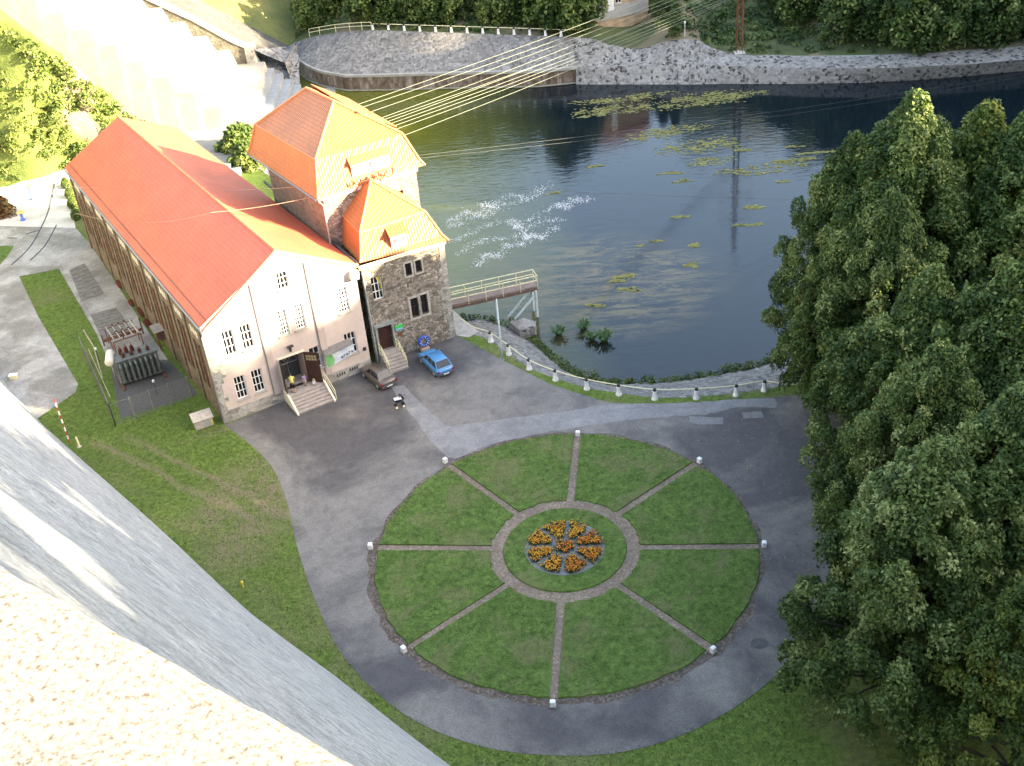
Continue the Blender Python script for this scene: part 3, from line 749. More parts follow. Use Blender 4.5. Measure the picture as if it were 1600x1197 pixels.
for _ in range(1150):
    i = rng.integers(0, len(foot) - 1); j = rng.integers(0, K - 1)
    u, v = rng.uniform(), rng.uniform()
    p = (np.array(rows[j][i]) * (1 - u) * (1 - v) + np.array(rows[j][i + 1]) * u * (1 - v) + np.array(rows[j + 1][i]) * (1 - u) * v + np.array(rows[j + 1][i + 1]) * u * v)
    if math.sin(p[0] * 0.55) * math.cos(p[2] * 0.5 + p[0] * 0.3) < -0.55: continue
    s_ = rng.uniform(0.18, 0.62)
    Pl.append((p + np.array([0, 0, s_ * 0.3]), (s_ * 1.3, s_ * 1.3, s_), rng.uniform(0.15, 0.95)))
P, N, T = clump_leaves(Pl, 95, rng)
o = bpy.data.objects.new('undergrowth', leaf_mesh('undergrowth', P, N, 0.26, T, L_LIGHT, rng)); COL.objects.link(o)
tag(o, 'sunlit scrub covering the rocky slope above the yard', 'undergrowth', None, 'stuff')

# far bank: terrain behind the masonry edge
top_px = [(448, 72, 2.8), (490, 57, 2.8), (540, 50, 2.8), (580, 47, 2.8), (640, 49, 2.8), (700, 51, 2.8), (840, 56, 2.8), (895, 58, 2.6), (930, 62, 2.4), (960, 72, 2.2), (1000, 76, 2.2), (1030, 68, 2.8), (1060, 62, 3.2), (1085, 62, 3.2), (1110, 74, 2.4), (1140, 84, 2.0), (1180, 86, 2.0), (1250, 87, 2.0), (1400, 85, 2.0), (1600, 72, 2.0), (2000, 30, 2.0), (2600, -10, 2.0)]
mid_px = [(466, 92, -0.9), (478, 101, -0.9), (500, 110, -0.9), (540, 117, -0.9), (600, 116, -0.9), (700, 113, -0.9), (840, 110, -0.9), (900, 104, -0.9), (930, 103, -0.9), (965, 102, -0.9), (1000, 100, -0.9), (1030, 100, -0.9), (1060, 100, -0.9), (1085, 100, -0.9), (1110, 101, -0.9), (1140, 102, -0.9), (1180, 103, -0.9), (1250, 104, -0.9), (1400, 105, -0.9), (1600, 91, -0.9), (2000, 50, -0.9), (2600, 10, -0.9)]
fmid = [U(*q) for q in mid_px]
ftop = [UY(q[0], q[1], m_[1] + (6.5 if i_ < 7 else 5.0 if i_ == 7 else 3.2)) for i_, (q, m_) in enumerate(zip(top_px, fmid))]
FTX = [q[0] for q in top_px]; FTY = [p[1] for p in ftop]
def FT(x, y, dy=0.0): return UY(x, y, float(np.interp(x, FTX, FTY)) + dy)
toe2_px = [(468, 140), (482, 141), (502, 142), (542, 143), (600, 142), (700, 138), (840, 134), (900, 132), (930, 132), (965, 132), (1000, 132), (1030, 132), (1060, 132), (1085, 132), (1110, 131.5), (1140, 131), (1180, 131), (1250, 131), (1400, 127), (1600, 111), (2000, 72), (2600, 30)]
ftoe = [U(x, y, WATER_Z) for x, y in toe2_px]
# the quay wall stands nearly upright on the left and slopes on the right
fb = MB(); nL = 8
L1 = [(a + (b - a) * 0.12) for a, b in zip(ftoe, fmid)]
def m_quay():
    k = NT('stained_quay_wall'); co = k.pos(); mp = k.n('ShaderNodeMapping'); mp.inputs['Scale'].default_value = (1.0, 1.0, 0.35); k.l(co, mp.inputs[0])
    a_ = k.noise(mp.outputs[0], 0.9, 7, 0.75, 0.5); b_ = k.noise(mp.outputs[0], 2.6, 5, 0.7)
    c = k.ramp(a_, [(0.36, (0.05, 0.035, 0.025)), (0.5, (0.15, 0.105, 0.075)), (0.62, (0.27, 0.235, 0.20))])
    k.col(k.mix(1.0, c, k.ramp(b_, [(0.35, (0.6,) * 3), (0.65, (1.3,) * 3)]), 'MULTIPLY')); k.rough(0.85); k.bump(b_, 0.05); return k.m
WALLST = m_quay()
wallL = MB()
def lower(P, z): return [np.array([p[0], p[1], z]) for p in P]
wfoot = [np.array([p[0], p[1] - 0.35, -6.0]) for p in fmid[:nL]]
wallt = [np.array([p[0], p[1] - 0.15, p[2]]) for p in fmid[:nL]]
wl = thing('quay_wall', 'stained upright quay wall at the far waterline', 'retaining wall', V3(fmid[3]))
wallL.grid([wfoot, [p + np.array([0, -0.05, 0]) for p in wallt]]); wallL.build('wall_face', WALLST, wl)
cp = MB(); cp.grid([[p + np.array([0, -0.22, -0.28]) for p in wallt], [p + np.array([0, -0.22, 0.06]) for p in wallt], [p + np.array([0, 0.5, 0.08]) for p in wallt]]); cp.build('coping', simple('pale_coping', (0.30, 0.29, 0.26), 0.8, 0.2, 2), wl)
cp = MB(); cp.grid([[p + np.array([0, -0.9, -3.0 - p[2] + 0.08]) for p in wallt], [p + np.array([0, -0.3, -3.0 - p[2] + 0.1]) for p in wallt]]); cp.build('footing', simple('wet_footing', (0.20, 0.19, 0.14), 0.7, 0.3, 2), wl)
rng = np.random.default_rng(4)
def wob(p, a): return p + np.array([0, 0, rng.normal() * a])
up = smooth_line(fmid, 3); tp = smooth_line(ftop, 3)
kL = 3 * (nL - 1) + 1
fb = MB(); fb.grid([[wob(a + (b - a) * t, 0.05 if 0 < t < 1 else 0) for a, b in zip(up[:kL], tp[:kL])] for t in (0, .25, .5, .75, 1)]); struct('riverbank', fb, RIPRAP, label='smooth stone pitching of the far bank, left part')
dn = smooth_line([np.array([p[0], p[1], -3.0]) for p in ftoe], 3)
dn2 = [p + np.array([0, -1.0, -2.5]) for p in dn]
fr = MB()
R0 = kL - 1
fr.grid([dn2[R0:], dn[R0:]] + [[wob(a + (b - a) * t, 0.06) for a, b in zip(dn[R0:], up[R0:])] for t in (0.1, 0.5, 0.95)] + [[p + np.array([0, 0.7, 0.05]) for p in up[R0:]]] + [[wob(a + np.array([0, .7, .05]) + (b - a - np.array([0, .7, .05])) * t, 0.07) for a, b in zip(up[R0:], tp[R0:])] for t in (0.35, 0.7, 1.0)])
struct('riverbank', fr, RIPRAP_L, label='rough stone pitching of the far bank in two steps')
tx = np.array([p[0] for p in tp]); ty = np.array([p[1] for p in tp]); tz = np.array([p[2] for p in tp])
def slope(x): return 0.42 if x < 0 else (0.42 - 0.2 * min(1, x / 25) if x < 25 else 0.22 + 0.25 * min(1, max(0, (x - 45)) / 30))
def far_z(x, y):
    yt = np.interp(x, tx, ty); z0 = np.interp(x, tx, tz); d = y - yt
    return z0 + 0.05 * min(d, 9) + max(0, d - 9) * slope(x) + 0.35 * math.sin(x * 0.45) * math.sin(y * 0.3) * min(1, max(0, d / 6))
rows = [tp]
for d in (1.2, 3, 5, 7, 9, 12, 16, 20, 26, 34, 44, 60, 80, 110, 150, 200, 270):
    row = []
    for p in tp:
        y = p[1] + d; x = p[0] + (d * (p[0] - 20) / 160)
        yt = np.interp(x, tx, ty)
        row.append(np.array([x, yt + d, far_z(x, yt + d)]))
    rows.append(row)
ft = MB(); ft.grid(rows); struct('hillside', ft, HILLF, smooth=True)

# wooded valley side on the right, outside the frame: it throws the evening shade
rng = np.random.default_rng(21)
def hill_top(u_):     # crest height along the valley, shaped to set where shade and sun fall
    return np.interp(u_, [-60, 4, 10, 22, 50, 75, 95, 120, 150, 230], [95, 94, 102, 99, 66, 56, 55, 57, 68, 76])
ax = np.array([cos(R(SUN_AZ)), sin(R(SUN_AZ))]); an = np.array([-ax[1], ax[0]])
rows = []
for s_ in (62, 75, 88, 100, 112, 150, 260):
    row = []
    for u_ in list(range(-70, 0, 10)) + [0, 4, 7, 10, 14] + list(range(22, 240, 10)):
        q = ax * s_ + an * u_
        f = np.interp(s_, [62, 100, 112, 150, 260], [0.0, 0.80, 0.86, 0.95, 1.1])
        row.append((q[0], q[1], (hill_top(u_)) * f - (7 if s_ < 63 else 0) + rng.normal() * 1.5))
    rows.append(row)
hr = MB(); hr.grid(rows); struct('hill', hr, HILLF, smooth=True)
lm = []
for u_ in np.arange(-60, 230, 2.6):
    for s_ in (84, 92, 100, 106, 114):
        q = ax * (s_ + rng.normal() * 2) + an * (u_ + rng.normal() * 1.5)
        f = np.interp(s_, [62, 100, 112], [0.0, 0.80, 0.86])
        r_ = rng.uniform(2.6, 4.2)
        lm.append(((q[0], q[1], hill_top(u_) * f + rng.uniform(3, 9.5)), (r_, r_, r_ * 1.3), rng.uniform(0.1, 0.7)))
P, N, T = clump_leaves(lm, 7, rng)
o = bpy.data.objects.new('wood', leaf_mesh('wood', P, N, 1.5, T, L_DARK, rng)); COL.objects.link(o)
tag(o, 'dense wood on the steep valley side to the right', 'wood', None, 'stuff')
# wood on the hillside across the river, above the meadow
lm = []
for _ in range(900):
    x = rng.uniform(-70, 150); d = rng.uniform(24, 120)
    if 18 < x < 62 and d < 42: continue
    yt = np.interp(x, tx, ty); y = yt + d; r_ = rng.uniform(2.5, 4.5)
    lm.append(((x, y, far_z(x, y) + rng.uniform(2, 9)), (r_, r_, r_ * 1.2), rng.uniform(0.1, 0.8)))
P, N, T = clump_leaves(lm, 10, rng)
o = bpy.data.objects.new('wood', leaf_mesh('wood', P, N, 1.1, T, L_MID, rng)); COL.objects.link(o)
tag(o, 'distant wood climbing the hillside across the river', 'wood', None, 'stuff')

# ================================================================== BUILDINGS
class Wall:
    """a vertical wall: origin O (x,y), heading deg; outward normal to the right of the heading"""
    def __init__(s, O, deg):
        s.O = np.array([O[0], O[1], 0.]); s.e = np.array([cos(R(deg)), sin(R(deg)), 0]); s.n = np.array([s.e[1], -s.e[0], 0]); s.z = np.array([0, 0, 1.])
    def p(s, a, z, off=0.0): return s.O + s.e * a + s.n * off + s.z * z
    def box(s, mb, a0, a1, z0, z1, o0, o1, mi=0):
        return mb.box(s.p((a0 + a1) / 2, (z0 + z1) / 2, (o0 + o1) / 2), s.e * (a1 - a0) / 2, s.n * (o1 - o0) / 2, s.z * (z1 - z0) / 2, mi)
    def face(s, mb, W, z0, topf, holes, depth=0.22, off=0.0, mi=0, breaks=(), rmi=None):
        xs = sorted(set([0, W] + [h[0] for h in holes] + [h[1] for h in holes] + list(breaks)))
        zs = sorted(set([z0, 60] + [h[2] for h in holes] + [h[3] for h in holes]))
        for x0, x1 in zip(xs, xs[1:]):
            t0, t1 = topf(x0), topf(x1)
            for a, b in zip(zs, zs[1:]):
                xm, zm = (x0 + x1) / 2, (a + min(b, max(t0, t1))) / 2
                if any(h[0] <= xm <= h[1] and h[2] <= zm <= h[3] for h in holes): continue
                if a >= max(t0, t1): continue
                pts = [(x0, a), (x1, a)]
                if min(t0, t1) >= b: pts += [(x1, b), (x0, b)]
                elif min(t0, t1) > a and max(t0, t1) <= b: pts += [(x1, t1), (x0, t0)]
                else:     # clip against the sloping top
                    poly = [(x0, a), (x1, a), (x1, b), (x0, b)]; out = []
                    def ins(q): return q[1] <= t0 + (t1 - t0) * (q[0] - x0) / (x1 - x0) + 1e-6
                    for i in range(4):
                        P, Q = poly[i], poly[(i + 1) % 4]
                        if ins(P): out.append(P)
                        if ins(P) != ins(Q):
                            fP = P[1] - (t0 + (t1 - t0) * (P[0] - x0) / (x1 - x0)); fQ = Q[1] - (t0 + (t1 - t0) * (Q[0] - x0) / (x1 - x0))
                            t = fP / (fP - fQ); out.append((P[0] + (Q[0] - P[0]) * t, P[1] + (Q[1] - P[1]) * t))
                    pts = out
                if len(pts) >= 3: mb.poly([s.p(q[0], q[1], off) for q in pts], mi)
        for h in holes:
            a0, a1, b0, b1 = h[:4]; r = mi if rmi is None else rmi
            for q in (((a0, b0), (a1, b0)), ((a1, b0), (a1, b1)), ((a1, b1), (a0, b1)), ((a0, b1), (a0, b0))):
                mb.poly([s.p(*q[0], off), s.p(*q[1], off), s.p(*q[1], off - depth), s.p(*q[0], off - depth)], r)
    def window(s, parent, a0, a1, z0, z1, cols=3, rows=3, depth=0.16, bar=0.055, mat=None, sill=True, off=0.0, mid=False, frame=0.08, label=None, glass=None, rbar=None):
        mat = mat or WHITE; b = MB(); o0, o1 = off - depth - 0.03, off - depth + 0.04
        s.box(b, a0, a0 + frame, z0, z1, o0, o1); s.box(b, a1 - frame, a1, z0, z1, o0, o1)
        s.box(b, a0 + frame, a1 - frame, z0, z0 + frame, o0, o1); s.box(b, a0 + frame, a1 - frame, z1 - frame, z1, o0, o1)
        for i in range(1, cols):
            x = a0 + (a1 - a0) * i / cols; s.box(b, x - bar / 2, x + bar / 2, z0 + frame, z1 - frame, o0, o1 - 0.005)
        for i in range(1, rows):
            z = z0 + (z1 - z0) * i / rows; bb = bar if not (mid and i == rows // 2) else bar * 2.6
            s.box(b, a0 + frame, a1 - frame, z - bb / 2, z + bb / 2, o0, o1 - 0.009)
        w_ = b.build('window', mat, parent, label=label)
        g_ = MB(); g_.poly([s.p(a0, z0, off - depth - 0.01), s.p(a1, z0, off - depth - 0.01), s.p(a1, z1, off - depth - 0.01), s.p(a0, z1, off - depth - 0.01)])
        g_.build('pane', glass or GLASS, w_)
        if sill:
            q = MB(); s.box(q, a0 - 0.10, a1 + 0.10, z0 - 0.14, z0, off - 0.05, off + 0.13); q.build('sill', SILL, w_)
        return w_

# ---------------- generator hall
FL = np.array([-23.67, 79.79]); HD = 28.2
hall = thing('generator_hall', 'long hall with a bright orange gable roof and pale pink front wall', 'power house', (FL[0], FL[1], 0))
F = Wall(FL, HD); HW = 13.35
e1 = F.e; e2 = -F.n
E_L, E_R, RZ = 8.95, 9.95, 13.5
RLf, RLb = U(317, 518, 8.9), U(100, 262, 8.9)
Rf, Rb = U(430, 391, 13.5), U(184, 182, 13.5)
RRf, RRb = U(560, 413.5, 9.95), U(275, 199, 9.95)
ra = 7.15
def gtop(a): return (9.15 + (13.35 - 9.15) * a / ra) if a <= ra else (13.35 + (9.85 - 13.35) * (a - ra) / (HW - ra))
wins = {'w1': (1.43, 2.36, 5.88, 8.12), 'w2': (2.92, 3.84, 5.88, 8.12), 'w3': (1.50, 2.42, 1.66, 3.78), 'w4': (2.98, 3.92, 1.66, 3.80),
        'w5': (6.05, 6.93, 5.98, 8.25), 'w6': (7.52, 8.38, 6.02, 8.28), 'w7': (6.74, 7.66, 10.0, 11.5), 'w8': (11.40, 12.36, 6.1, 8.38), 'w9': (11.34, 12.40, 2.0, 4.08), 'w10': (8.12, 9.06, 1.9, 3.93)}
DOOR = (5.50, 7.60, 0.9, 3.92)
holes = [v for v in wins.values()] + [DOOR]
m = MB(); F.face(m, HW, 0.85, gtop, holes, depth=0.28, breaks=(ra,)); m.build('front_wall', PINK, hall)
for q in ((-0.02, DOOR[0] - 0.05, 1.05), (DOOR[1] + 0.05, HW - 0.02, 0.9)):
    m = MB(); F.box(m, q[0], q[1], -0.3, q[2], -0.3, 0.07); m.build('plinth', QUOIN, hall)
m = MB(); rq = random.Random(4)
z = 1.06
while z < 9.0:
    h = rq.uniform(0.35, 0.55); F.box(m, -0.03, rq.choice([0.45, 0.75, 0.95]) + rq.uniform(-.06, .06), z, min(9.05, z + h - 0.004), -0.3, 0.045); z += h
m.build('quoin', QUOIN, hall)
for a0, a1, zt in ((4.55, 5.08, 11.4), (9.22, 9.78, 11.75)):
    m = MB(); F.box(m, a0, a1, 0.92, zt, -0.1, 0.10); m.build('pilaster', PINK2, hall)
    m = MB(); m.tube([F.p(a0 - 0.05, zt, 0.08), F.p(a0 - 0.05, 0.7, 0.08)], 0.04, 6); m.build('conductor_pipe', GREYM, hall)
for k_, v in wins.items():
    if k_ in ('w5', 'w6', 'w8'): F.window(hall, *v, cols=4, rows=6, bar=0.075, mid=True)
    elif k_ == 'w7': F.window(hall, *v, cols=3, rows=3)
    elif k_ == 'w10': F.window(hall, *v, cols=2, rows=3)
    else: F.window(hall, *v, cols=3, rows=3, bar=0.06)
# doorway with dim hall behind, open leaf, landing and steps
m = MB(); F.box(m, DOOR[0] - 0.16, DOOR[0], 0.9, 4.08, -0.2, 0.06); F.box(m, DOOR[1], DOOR[1] + 0.12, 0.9, 4.08, -0.2, 0.06); F.box(m, DOOR[0], DOOR[1], 3.92, 4.08, -0.2, 0.06)
m.build('door_frame', CREAM, hall)
m = MB()   # inside: iron gate with diagonal braces set back in the lobby
F.box(m, DOOR[0], DOOR[1], 0.9, 3.92, -1.65, -1.6)
gate = m.build('gate', simple('gate_grey', (0.05, 0.05, 0.05), 0.6, 0.2), hall)
m = MB(); mx_ = (DOOR[0] + DOOR[1]) / 2
for a0, z0, a1, z1 in ((DOOR[0], 3.9, mx_, 2.4), (mx_, 3.9, DOOR[0], 2.4), (DOOR[1], 3.9, mx_, 2.4), (mx_, 3.9, DOOR[1], 2.4), (mx_, 0.9, mx_, 3.9), (DOOR[0], 2.4, DOOR[1], 2.4)):
    m.tube([F.p(a0, z0, -1.55), F.p(a1, z1, -1.55)], 0.035, 5)
m.build('brace', GREYM, gate)
m = MB()
for q in (((DOOR[0], 0.9), (DOOR[0], 3.92)), ((DOOR[1], 0.9), (DOOR[1], 3.92)), ((DOOR[0], 3.92), (DOOR[1], 3.92))):
    m.poly([F.p(*q[0], -0.2), F.p(*q[1], -0.2), F.p(*q[1], -1.65), F.p(*q[0], -1.65)])
m.build('lobby_lining', PINK2, hall)
lf = Wall(F.p(DOOR[1] + 0.02, 0, 0.05)[:2], HD - 42)
m = MB(); lf.box(m, 0, 1.25, 0.95, 3.1, -0.03, 0.03); lf.box(m, 0, 1.25, 3.62, 3.9, -0.03, 0.03); lf.box(m, 0, 0.14, 3.1, 3.62, -0.03, 0.03); lf.box(m, 1.1, 1.25, 3.1, 3.62, -0.03, 0.03)
for i in range(1, 8): lf.box(m, i * 0.156 - 0.01, i * 0.156 + 0.01, 0.98, 3.05, 0.03, 0.042)
leaf = m.build('door', WOODD, hall, label='open dark brown double door leaf')
m = MB(); lf.box(m, 0.14, 1.1, 3.1, 3.62, -0.01, 0.01); m.build('pane', simple('yellowed_glass', (0.38, 0.33, 0.18), 0.25, 0.1), leaf)
m = MB()
for i in range(0, 5): a_ = 0.14 + 0.24 * i; lf.box(m, a_ - 0.018, a_ + 0.018, 3.1, 3.62, -0.03, 0.034)
lf.box(m, 0.14, 1.1, 3.34, 3.38, -0.03, 0.031); m.build('muntin', WOODD, leaf)
lf2 = Wall(F.p(DOOR[0] + 0.02, 0, -0.1)[:2], HD - 100)
m = MB(); lf2.box(m, 0, 1.0, 0.95, 3.9, -0.03, 0.03); m.build('door', WOODD, hall, label='dark door leaf folded back to the left')
m = MB()
SA0, SA1 = 5.42, 8.55
nst = 6
F.box(m, SA0, SA1, -0.2, 0.90, 0.0, 1.2)
for i in range(nst - 1):
    F.box(m, SA0, SA1, -0.2, 0.9 - 0.15 * (i + 1), 1.2 + i * 0.30 + 0.0005, 1.2 + (i + 1) * 0.30)
F.box(m, DOOR[0], DOOR[1], 0.5, 0.9, -1.6, -0.0005)
m.build('stairs', STEP, hall)
for a_ in (SA0, SA1):
    m = MB(); q = [F.p(a_, 0.0, 0.07), F.p(a_, 1.05, 0.07), F.p(a_, 1.05, 1.2), F.p(a_, 0.18, 2.85), F.p(a_, 0.0, 2.85)]
    wv = F.e * 0.16 * (-1 if a_ == SA0 else 1)
    m.add(q + [p + wv for p in q], [(0, 1, 2, 3, 4), (9, 8, 7, 6, 5)] + [(i, 5 + i, 5 + (i + 1) % 5, (i + 1) % 5) for i in range(5)])
    m.build('stair_cheek', CREAM, hall)
m = MB(); hr_ = [F.p(SA1 + 0.3, 0, 0.6), F.p(SA1 + 0.3, 1.7, 0.6), F.p(SA1 + 0.3, 0.9, 2.6), F.p(SA1 + 0.3, 0, 2.6)]; m.tube(hr_, 0.035, 6)
m.tube([F.p(SA1 + 0.3, 1.2, 0.6), F.p(SA1 + 0.3, 0.45, 2.6)], 0.025, 6); m.build('handrail', YELLOW, hall)
# lamp bracket over the door and small wall fittings
m = MB(); F.box(m, 6.55, 6.72, 4.35, 4.85, 0.0, 0.12); F.box(m, 6.38, 6.9, 4.83, 4.91, 0.0, 0.3); m.build('wall_lamp', DARKM, hall)
m = MB(); m.lathe(F.p(0.95, 4.55, 0.02), [(0.16, 0), (0.16, 0.03)], 14, 0, F.n); m.lathe(F.p(0.95, 4.55, 0.05), [(0.11, 0), (0.11, 0.01)], 14, 0, F.n); m.build('round_plaque', CREAM, hall)
m = MB(); F.box(m, 12.85, 13.1, 1.9, 2.2, 0.0, 0.1); m.build('meter_box', DARKM, hall)
for a_, z_ in ((10.1, 0.35), (11.3, 0.45)):
    m = MB()
    for i in range(4): F.box(m, a_ + i * 0.22, a_ + i * 0.22 + 0.12, z_, z_ + 0.3, 0.06, 0.09)
    m.build('cellar_grille', DARKM, hall)
# left side wall: brown stone with pilaster strips and tall openings
Bl = np.array([RLb[0] + 0.35, RLb[1] - 0.25]); dL = Bl - FL; LL = float(np.hypot(*dL))
Lw = Wall(Bl, math.degrees(math.atan2(-dL[1], -dL[0])))
bays = 10; bw = (LL - 1.2) / bays
lh = []
for i in range(bays):
    c = 0.6 + bw * (i + 0.5); lh += [(c - 0.95, c - 0.1, 2.2, 6.6), (c + 0.1, c + 0.95, 2.2, 6.6), (c - 0.9, c - 0.42, 7.3, 7.9), (c - 0.24, c + 0.24, 7.3, 7.9), (c + 0.42, c + 0.9, 7.3, 7.9)]
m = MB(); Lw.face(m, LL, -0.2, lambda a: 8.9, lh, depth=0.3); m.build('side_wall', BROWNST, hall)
for i in range(bays + 1):
    m = MB(); a_ = 0.35 + bw * i; Lw.box(m, a_, a_ + 0.5, 0, 8.6, -0.1, 0.12); m.build('buttress', BROWNST, hall)
for h in lh:
    if h[3] < 7: Lw.window(hall, *h, cols=2, rows=5, mat=RUST, sill=False, depth=0.1, glass=simple('brown_dusty_pane', (0.10, 0.075, 0.05), 0.3, 0.25))
    else: Lw.window(hall, *h, cols=2, rows=1, mat=CREAM, sill=False, depth=0.03, bar=0.05, glass=simple('glint_pane', (0.45, 0.43, 0.38), 0.3, 0.2))  # pale pane colour paints the glint of the small upper windows
# rear gable and river side
m = MB(); Bb = Bl + (RRb - RLb)[:2] * 0.97
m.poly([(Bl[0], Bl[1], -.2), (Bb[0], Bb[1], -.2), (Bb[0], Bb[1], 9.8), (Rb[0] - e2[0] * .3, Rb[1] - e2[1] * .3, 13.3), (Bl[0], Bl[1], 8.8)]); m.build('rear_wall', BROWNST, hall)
Fr = F.p(HW, 0)
m = MB(); m.poly([(Fr[0], Fr[1], -.2), (Fr[0], Fr[1], 9.8), (Bb[0], Bb[1], 9.8), (Bb[0], Bb[1], -.2)]); m.build('side_wall', STONE, hall)
# roof
m = MB(); m.slab([RLf, Rf, Rb, RLb], 0.14); m.slab([Rf, RRf, RRb, Rb], 0.14); roof = m.build('roof', METTILE, hall)
m = MB(); m.tube([Rf + [0, 0, .04], Rb + [0, 0, .04]], 0.11, 8); m.build('ridge_cap', RIDGE, roof)
m = MB()
for a, b in ((RLf, Rf), (Rf, RRf)):
    d = (b - a); d /= np.linalg.norm(d); nn = np.cross(d, F.n); nn = nn if nn[2] > 0 else -nn
    c = (a + b) / 2 - nn * 0.10 + F.n * 0.03; m.box(c, (b - a) / 2, F.n * 0.03, nn * 0.14)
m.build('verge_board', simple('verge_orange_cream', (0.62, 0.36, 0.17), 0.6, 0.12), roof)
m = MB(); m.tube([RLf + F.n * 0.1 - e1 * 0.08 + [0, 0, -.1], RLb - e1 * 0.08 + [0, 0, -.1]], 0.09, 7); m.build('gutter', GREYM, roof)
m = MB(); g0 = RLf - e1 * 0.05 + [0, 0, -.15]; m.tube([g0, F.p(-0.12, 8.3, 0.14), F.p(-0.12, 0.0, 0.14)], 0.06, 7); m.build('downpipe', GREYM, hall)
m = MB(); m.tube([RRf - F.n * 0.2 + [0, 0, .02], RRf + e2 * 21 + [0, 0, .02]], 0.13, 7); m.build('valley_gutter', DARKM, roof)
m = MB(); m.slab([F.p(HW - 0.55, 9.7, 0.55), F.p(HW + 0.12, 9.62, 0.55), F.p(HW + 0.12, 9.62, -0.3), F.p(HW - 0.55, 9.7, -0.3)], 0.7); m.build('eaves_block', CREAM, roof)
# snow hooks: thin snow guard line above the left eave
m = MB(); q0 = RLf * 0.92 + Rf * 0.08; q1 = RLb * 0.92 + Rb * 0.08; m.tube([q0 + [0, 0, .1], q1 + [0, 0, .1]], 0.025, 4)
m.build('snow_guard', DARKM, roof)

# banner hung on the front
bn = thing('banner', 'tilted banner with green map, pale sky and dark letters, hung on the pink wall', 'banner', V3(F.p(10.3, 2.4, 0.2)))
m = MB(); m.poly([F.p(9.35, 1.62, 0.2), F.p(12.0, 2.18, 0.2), F.p(12.0, 3.12, 0.2), F.p(9.35, 2.92, 0.2)]); 
def m_banner():
    k = NT('banner_print'); co = k.pos(); f = k.noise(co, 1.3, 4)
    k.col(k.ramp(f, [(0.35, (0.42, 0.50, 0.62)), (0.6, (0.62, 0.66, 0.70))])); k.rough(0.5); return k.m
m.build('banner_cloth', m_banner(), bn)
m = MB(); m.poly([F.p(9.40, 1.68, 0.215), F.p(10.0, 1.80, 0.215), F.p(10.15, 2.2, 0.215), F.p(9.95, 2.85, 0.215), F.p(9.40, 2.85, 0.215)]); m.build('green_map', simple('banner_green', (0.16, 0.42, 0.14), 0.5, 0.35, 2), bn)
m = MB()
for i in range(5):
    a_ = 10.75 + i * 0.24; z_ = 2.08 + i * 0.05
    F.box(m, a_, a_ + 0.05, z_, z_ + 0.24, 0.20, 0.222); F.box(m, a_ + 0.05, a_ + 0.15, z_ + (0.17 if i % 2 else 0.0), z_ + (0.24 if i % 2 else 0.07), 0.20, 0.222)
    if i % 2 == 0: F.box(m, a_ + 0.11, a_ + 0.16, z_ + 0.07, z_ + 0.2, 0.20, 0.221)
m.build('lettering', BLACK, bn)
m = MB(); m.slab([F.p(9.3, 3.45, 0.02), F.p(11.9, 3.62, 0.02), F.p(11.9, 3.25, 0.5), F.p(9.3, 2.98, 0.5)], 0.04); m.build('awning', simple('awning_grey', (0.16, 0.14, 0.13), 0.7, 0.2), bn)

# ---------------- annex (front stone building)
AO = np.array([-11.55, 86.68]); AD = 24.6; A_ = Wall(AO, AD); AW = 7.62
annex = thing('stone_annex', 'low rubble stone house with orange mansard roof facing the parked cars', 'building', (AO[0], AO[1], 0))
winsA = [(0.74, 1.72, 5.92, 8.17), (3.88, 4.44, 7.32, 8.5), (4.82, 5.38, 7.34, 8.5), (3.90, 4.62, 3.20, 5.1), (4.84, 5.48, 3.24, 5.15)]
doorA = (0.58, 1.90, 1.0, 3.40)
m = MB(); A_.face(m, AW, -0.3, lambda a: 9.5, winsA + [doorA], depth=0.32); m.build('front_wall', STONE, annex)
m = MB(); ar = Wall(A_.p(AW, 0)[:2], AD + 92)
ar.face(m, 8.5, -4.5, lambda a: 9.5, [(3, 3.9, 5.5, 7.2)], depth=0.3); m.build('side_wall', STONE, annex)
m = MB(); rq = random.Random(8); z = -0.3
while z < 9.3:
    h = rq.uniform(0.4, 0.6); wq = rq.choice([0.5, 0.85]); A_.box(m, AW - wq, AW + 0.03, z, z + h - 0.004, -wq * 0.8, 0.035); z += h
m.build('quoin', QUOIN, annex)
fr0 = [('w', 0.16), ]
m = MB()
for h, t in zip(winsA, (0.0, 0.14, 0.14, 0.2, 0.2)):
    if t == 0: continue
    A_.box(m, h[0] - t, h[0], h[2] - t, h[3] + t, -0.15, 0.045); A_.box(m, h[1], h[1] + t, h[2] - t, h[3] + t, -0.15, 0.045)
    A_.box(m, h[0], h[1], h[3], h[3] + t, -0.15, 0.045); A_.box(m, h[0], h[1], h[2] - t, h[2], -0.15, 0.08)
m.build('window_surround', SILL, annex)
A_.window(annex, *winsA[0], cols=3, rows=3, depth=0.28, bar=0.06, sill=False)
for h in winsA[1:]: A_.window(annex, *h, cols=2, rows=2, depth=0.28, bar=0.04, mat=WOODD, sill=False)
ar.window(annex, 3, 3.9, 5.5, 7.2, cols=2, rows=2, mat=WOODD)
m = MB(); m.poly([A_.p(1.2, 8.05, -0.26), A_.p(1.62, 8.05, -0.24), A_.p(1.62, 6.3, -0.24), A_.p(1.5, 7.3, -0.25)]); m.build('curtain', simple('yellow_curtain', (0.65, 0.48, 0.05), 0.8, 0.1), annex)
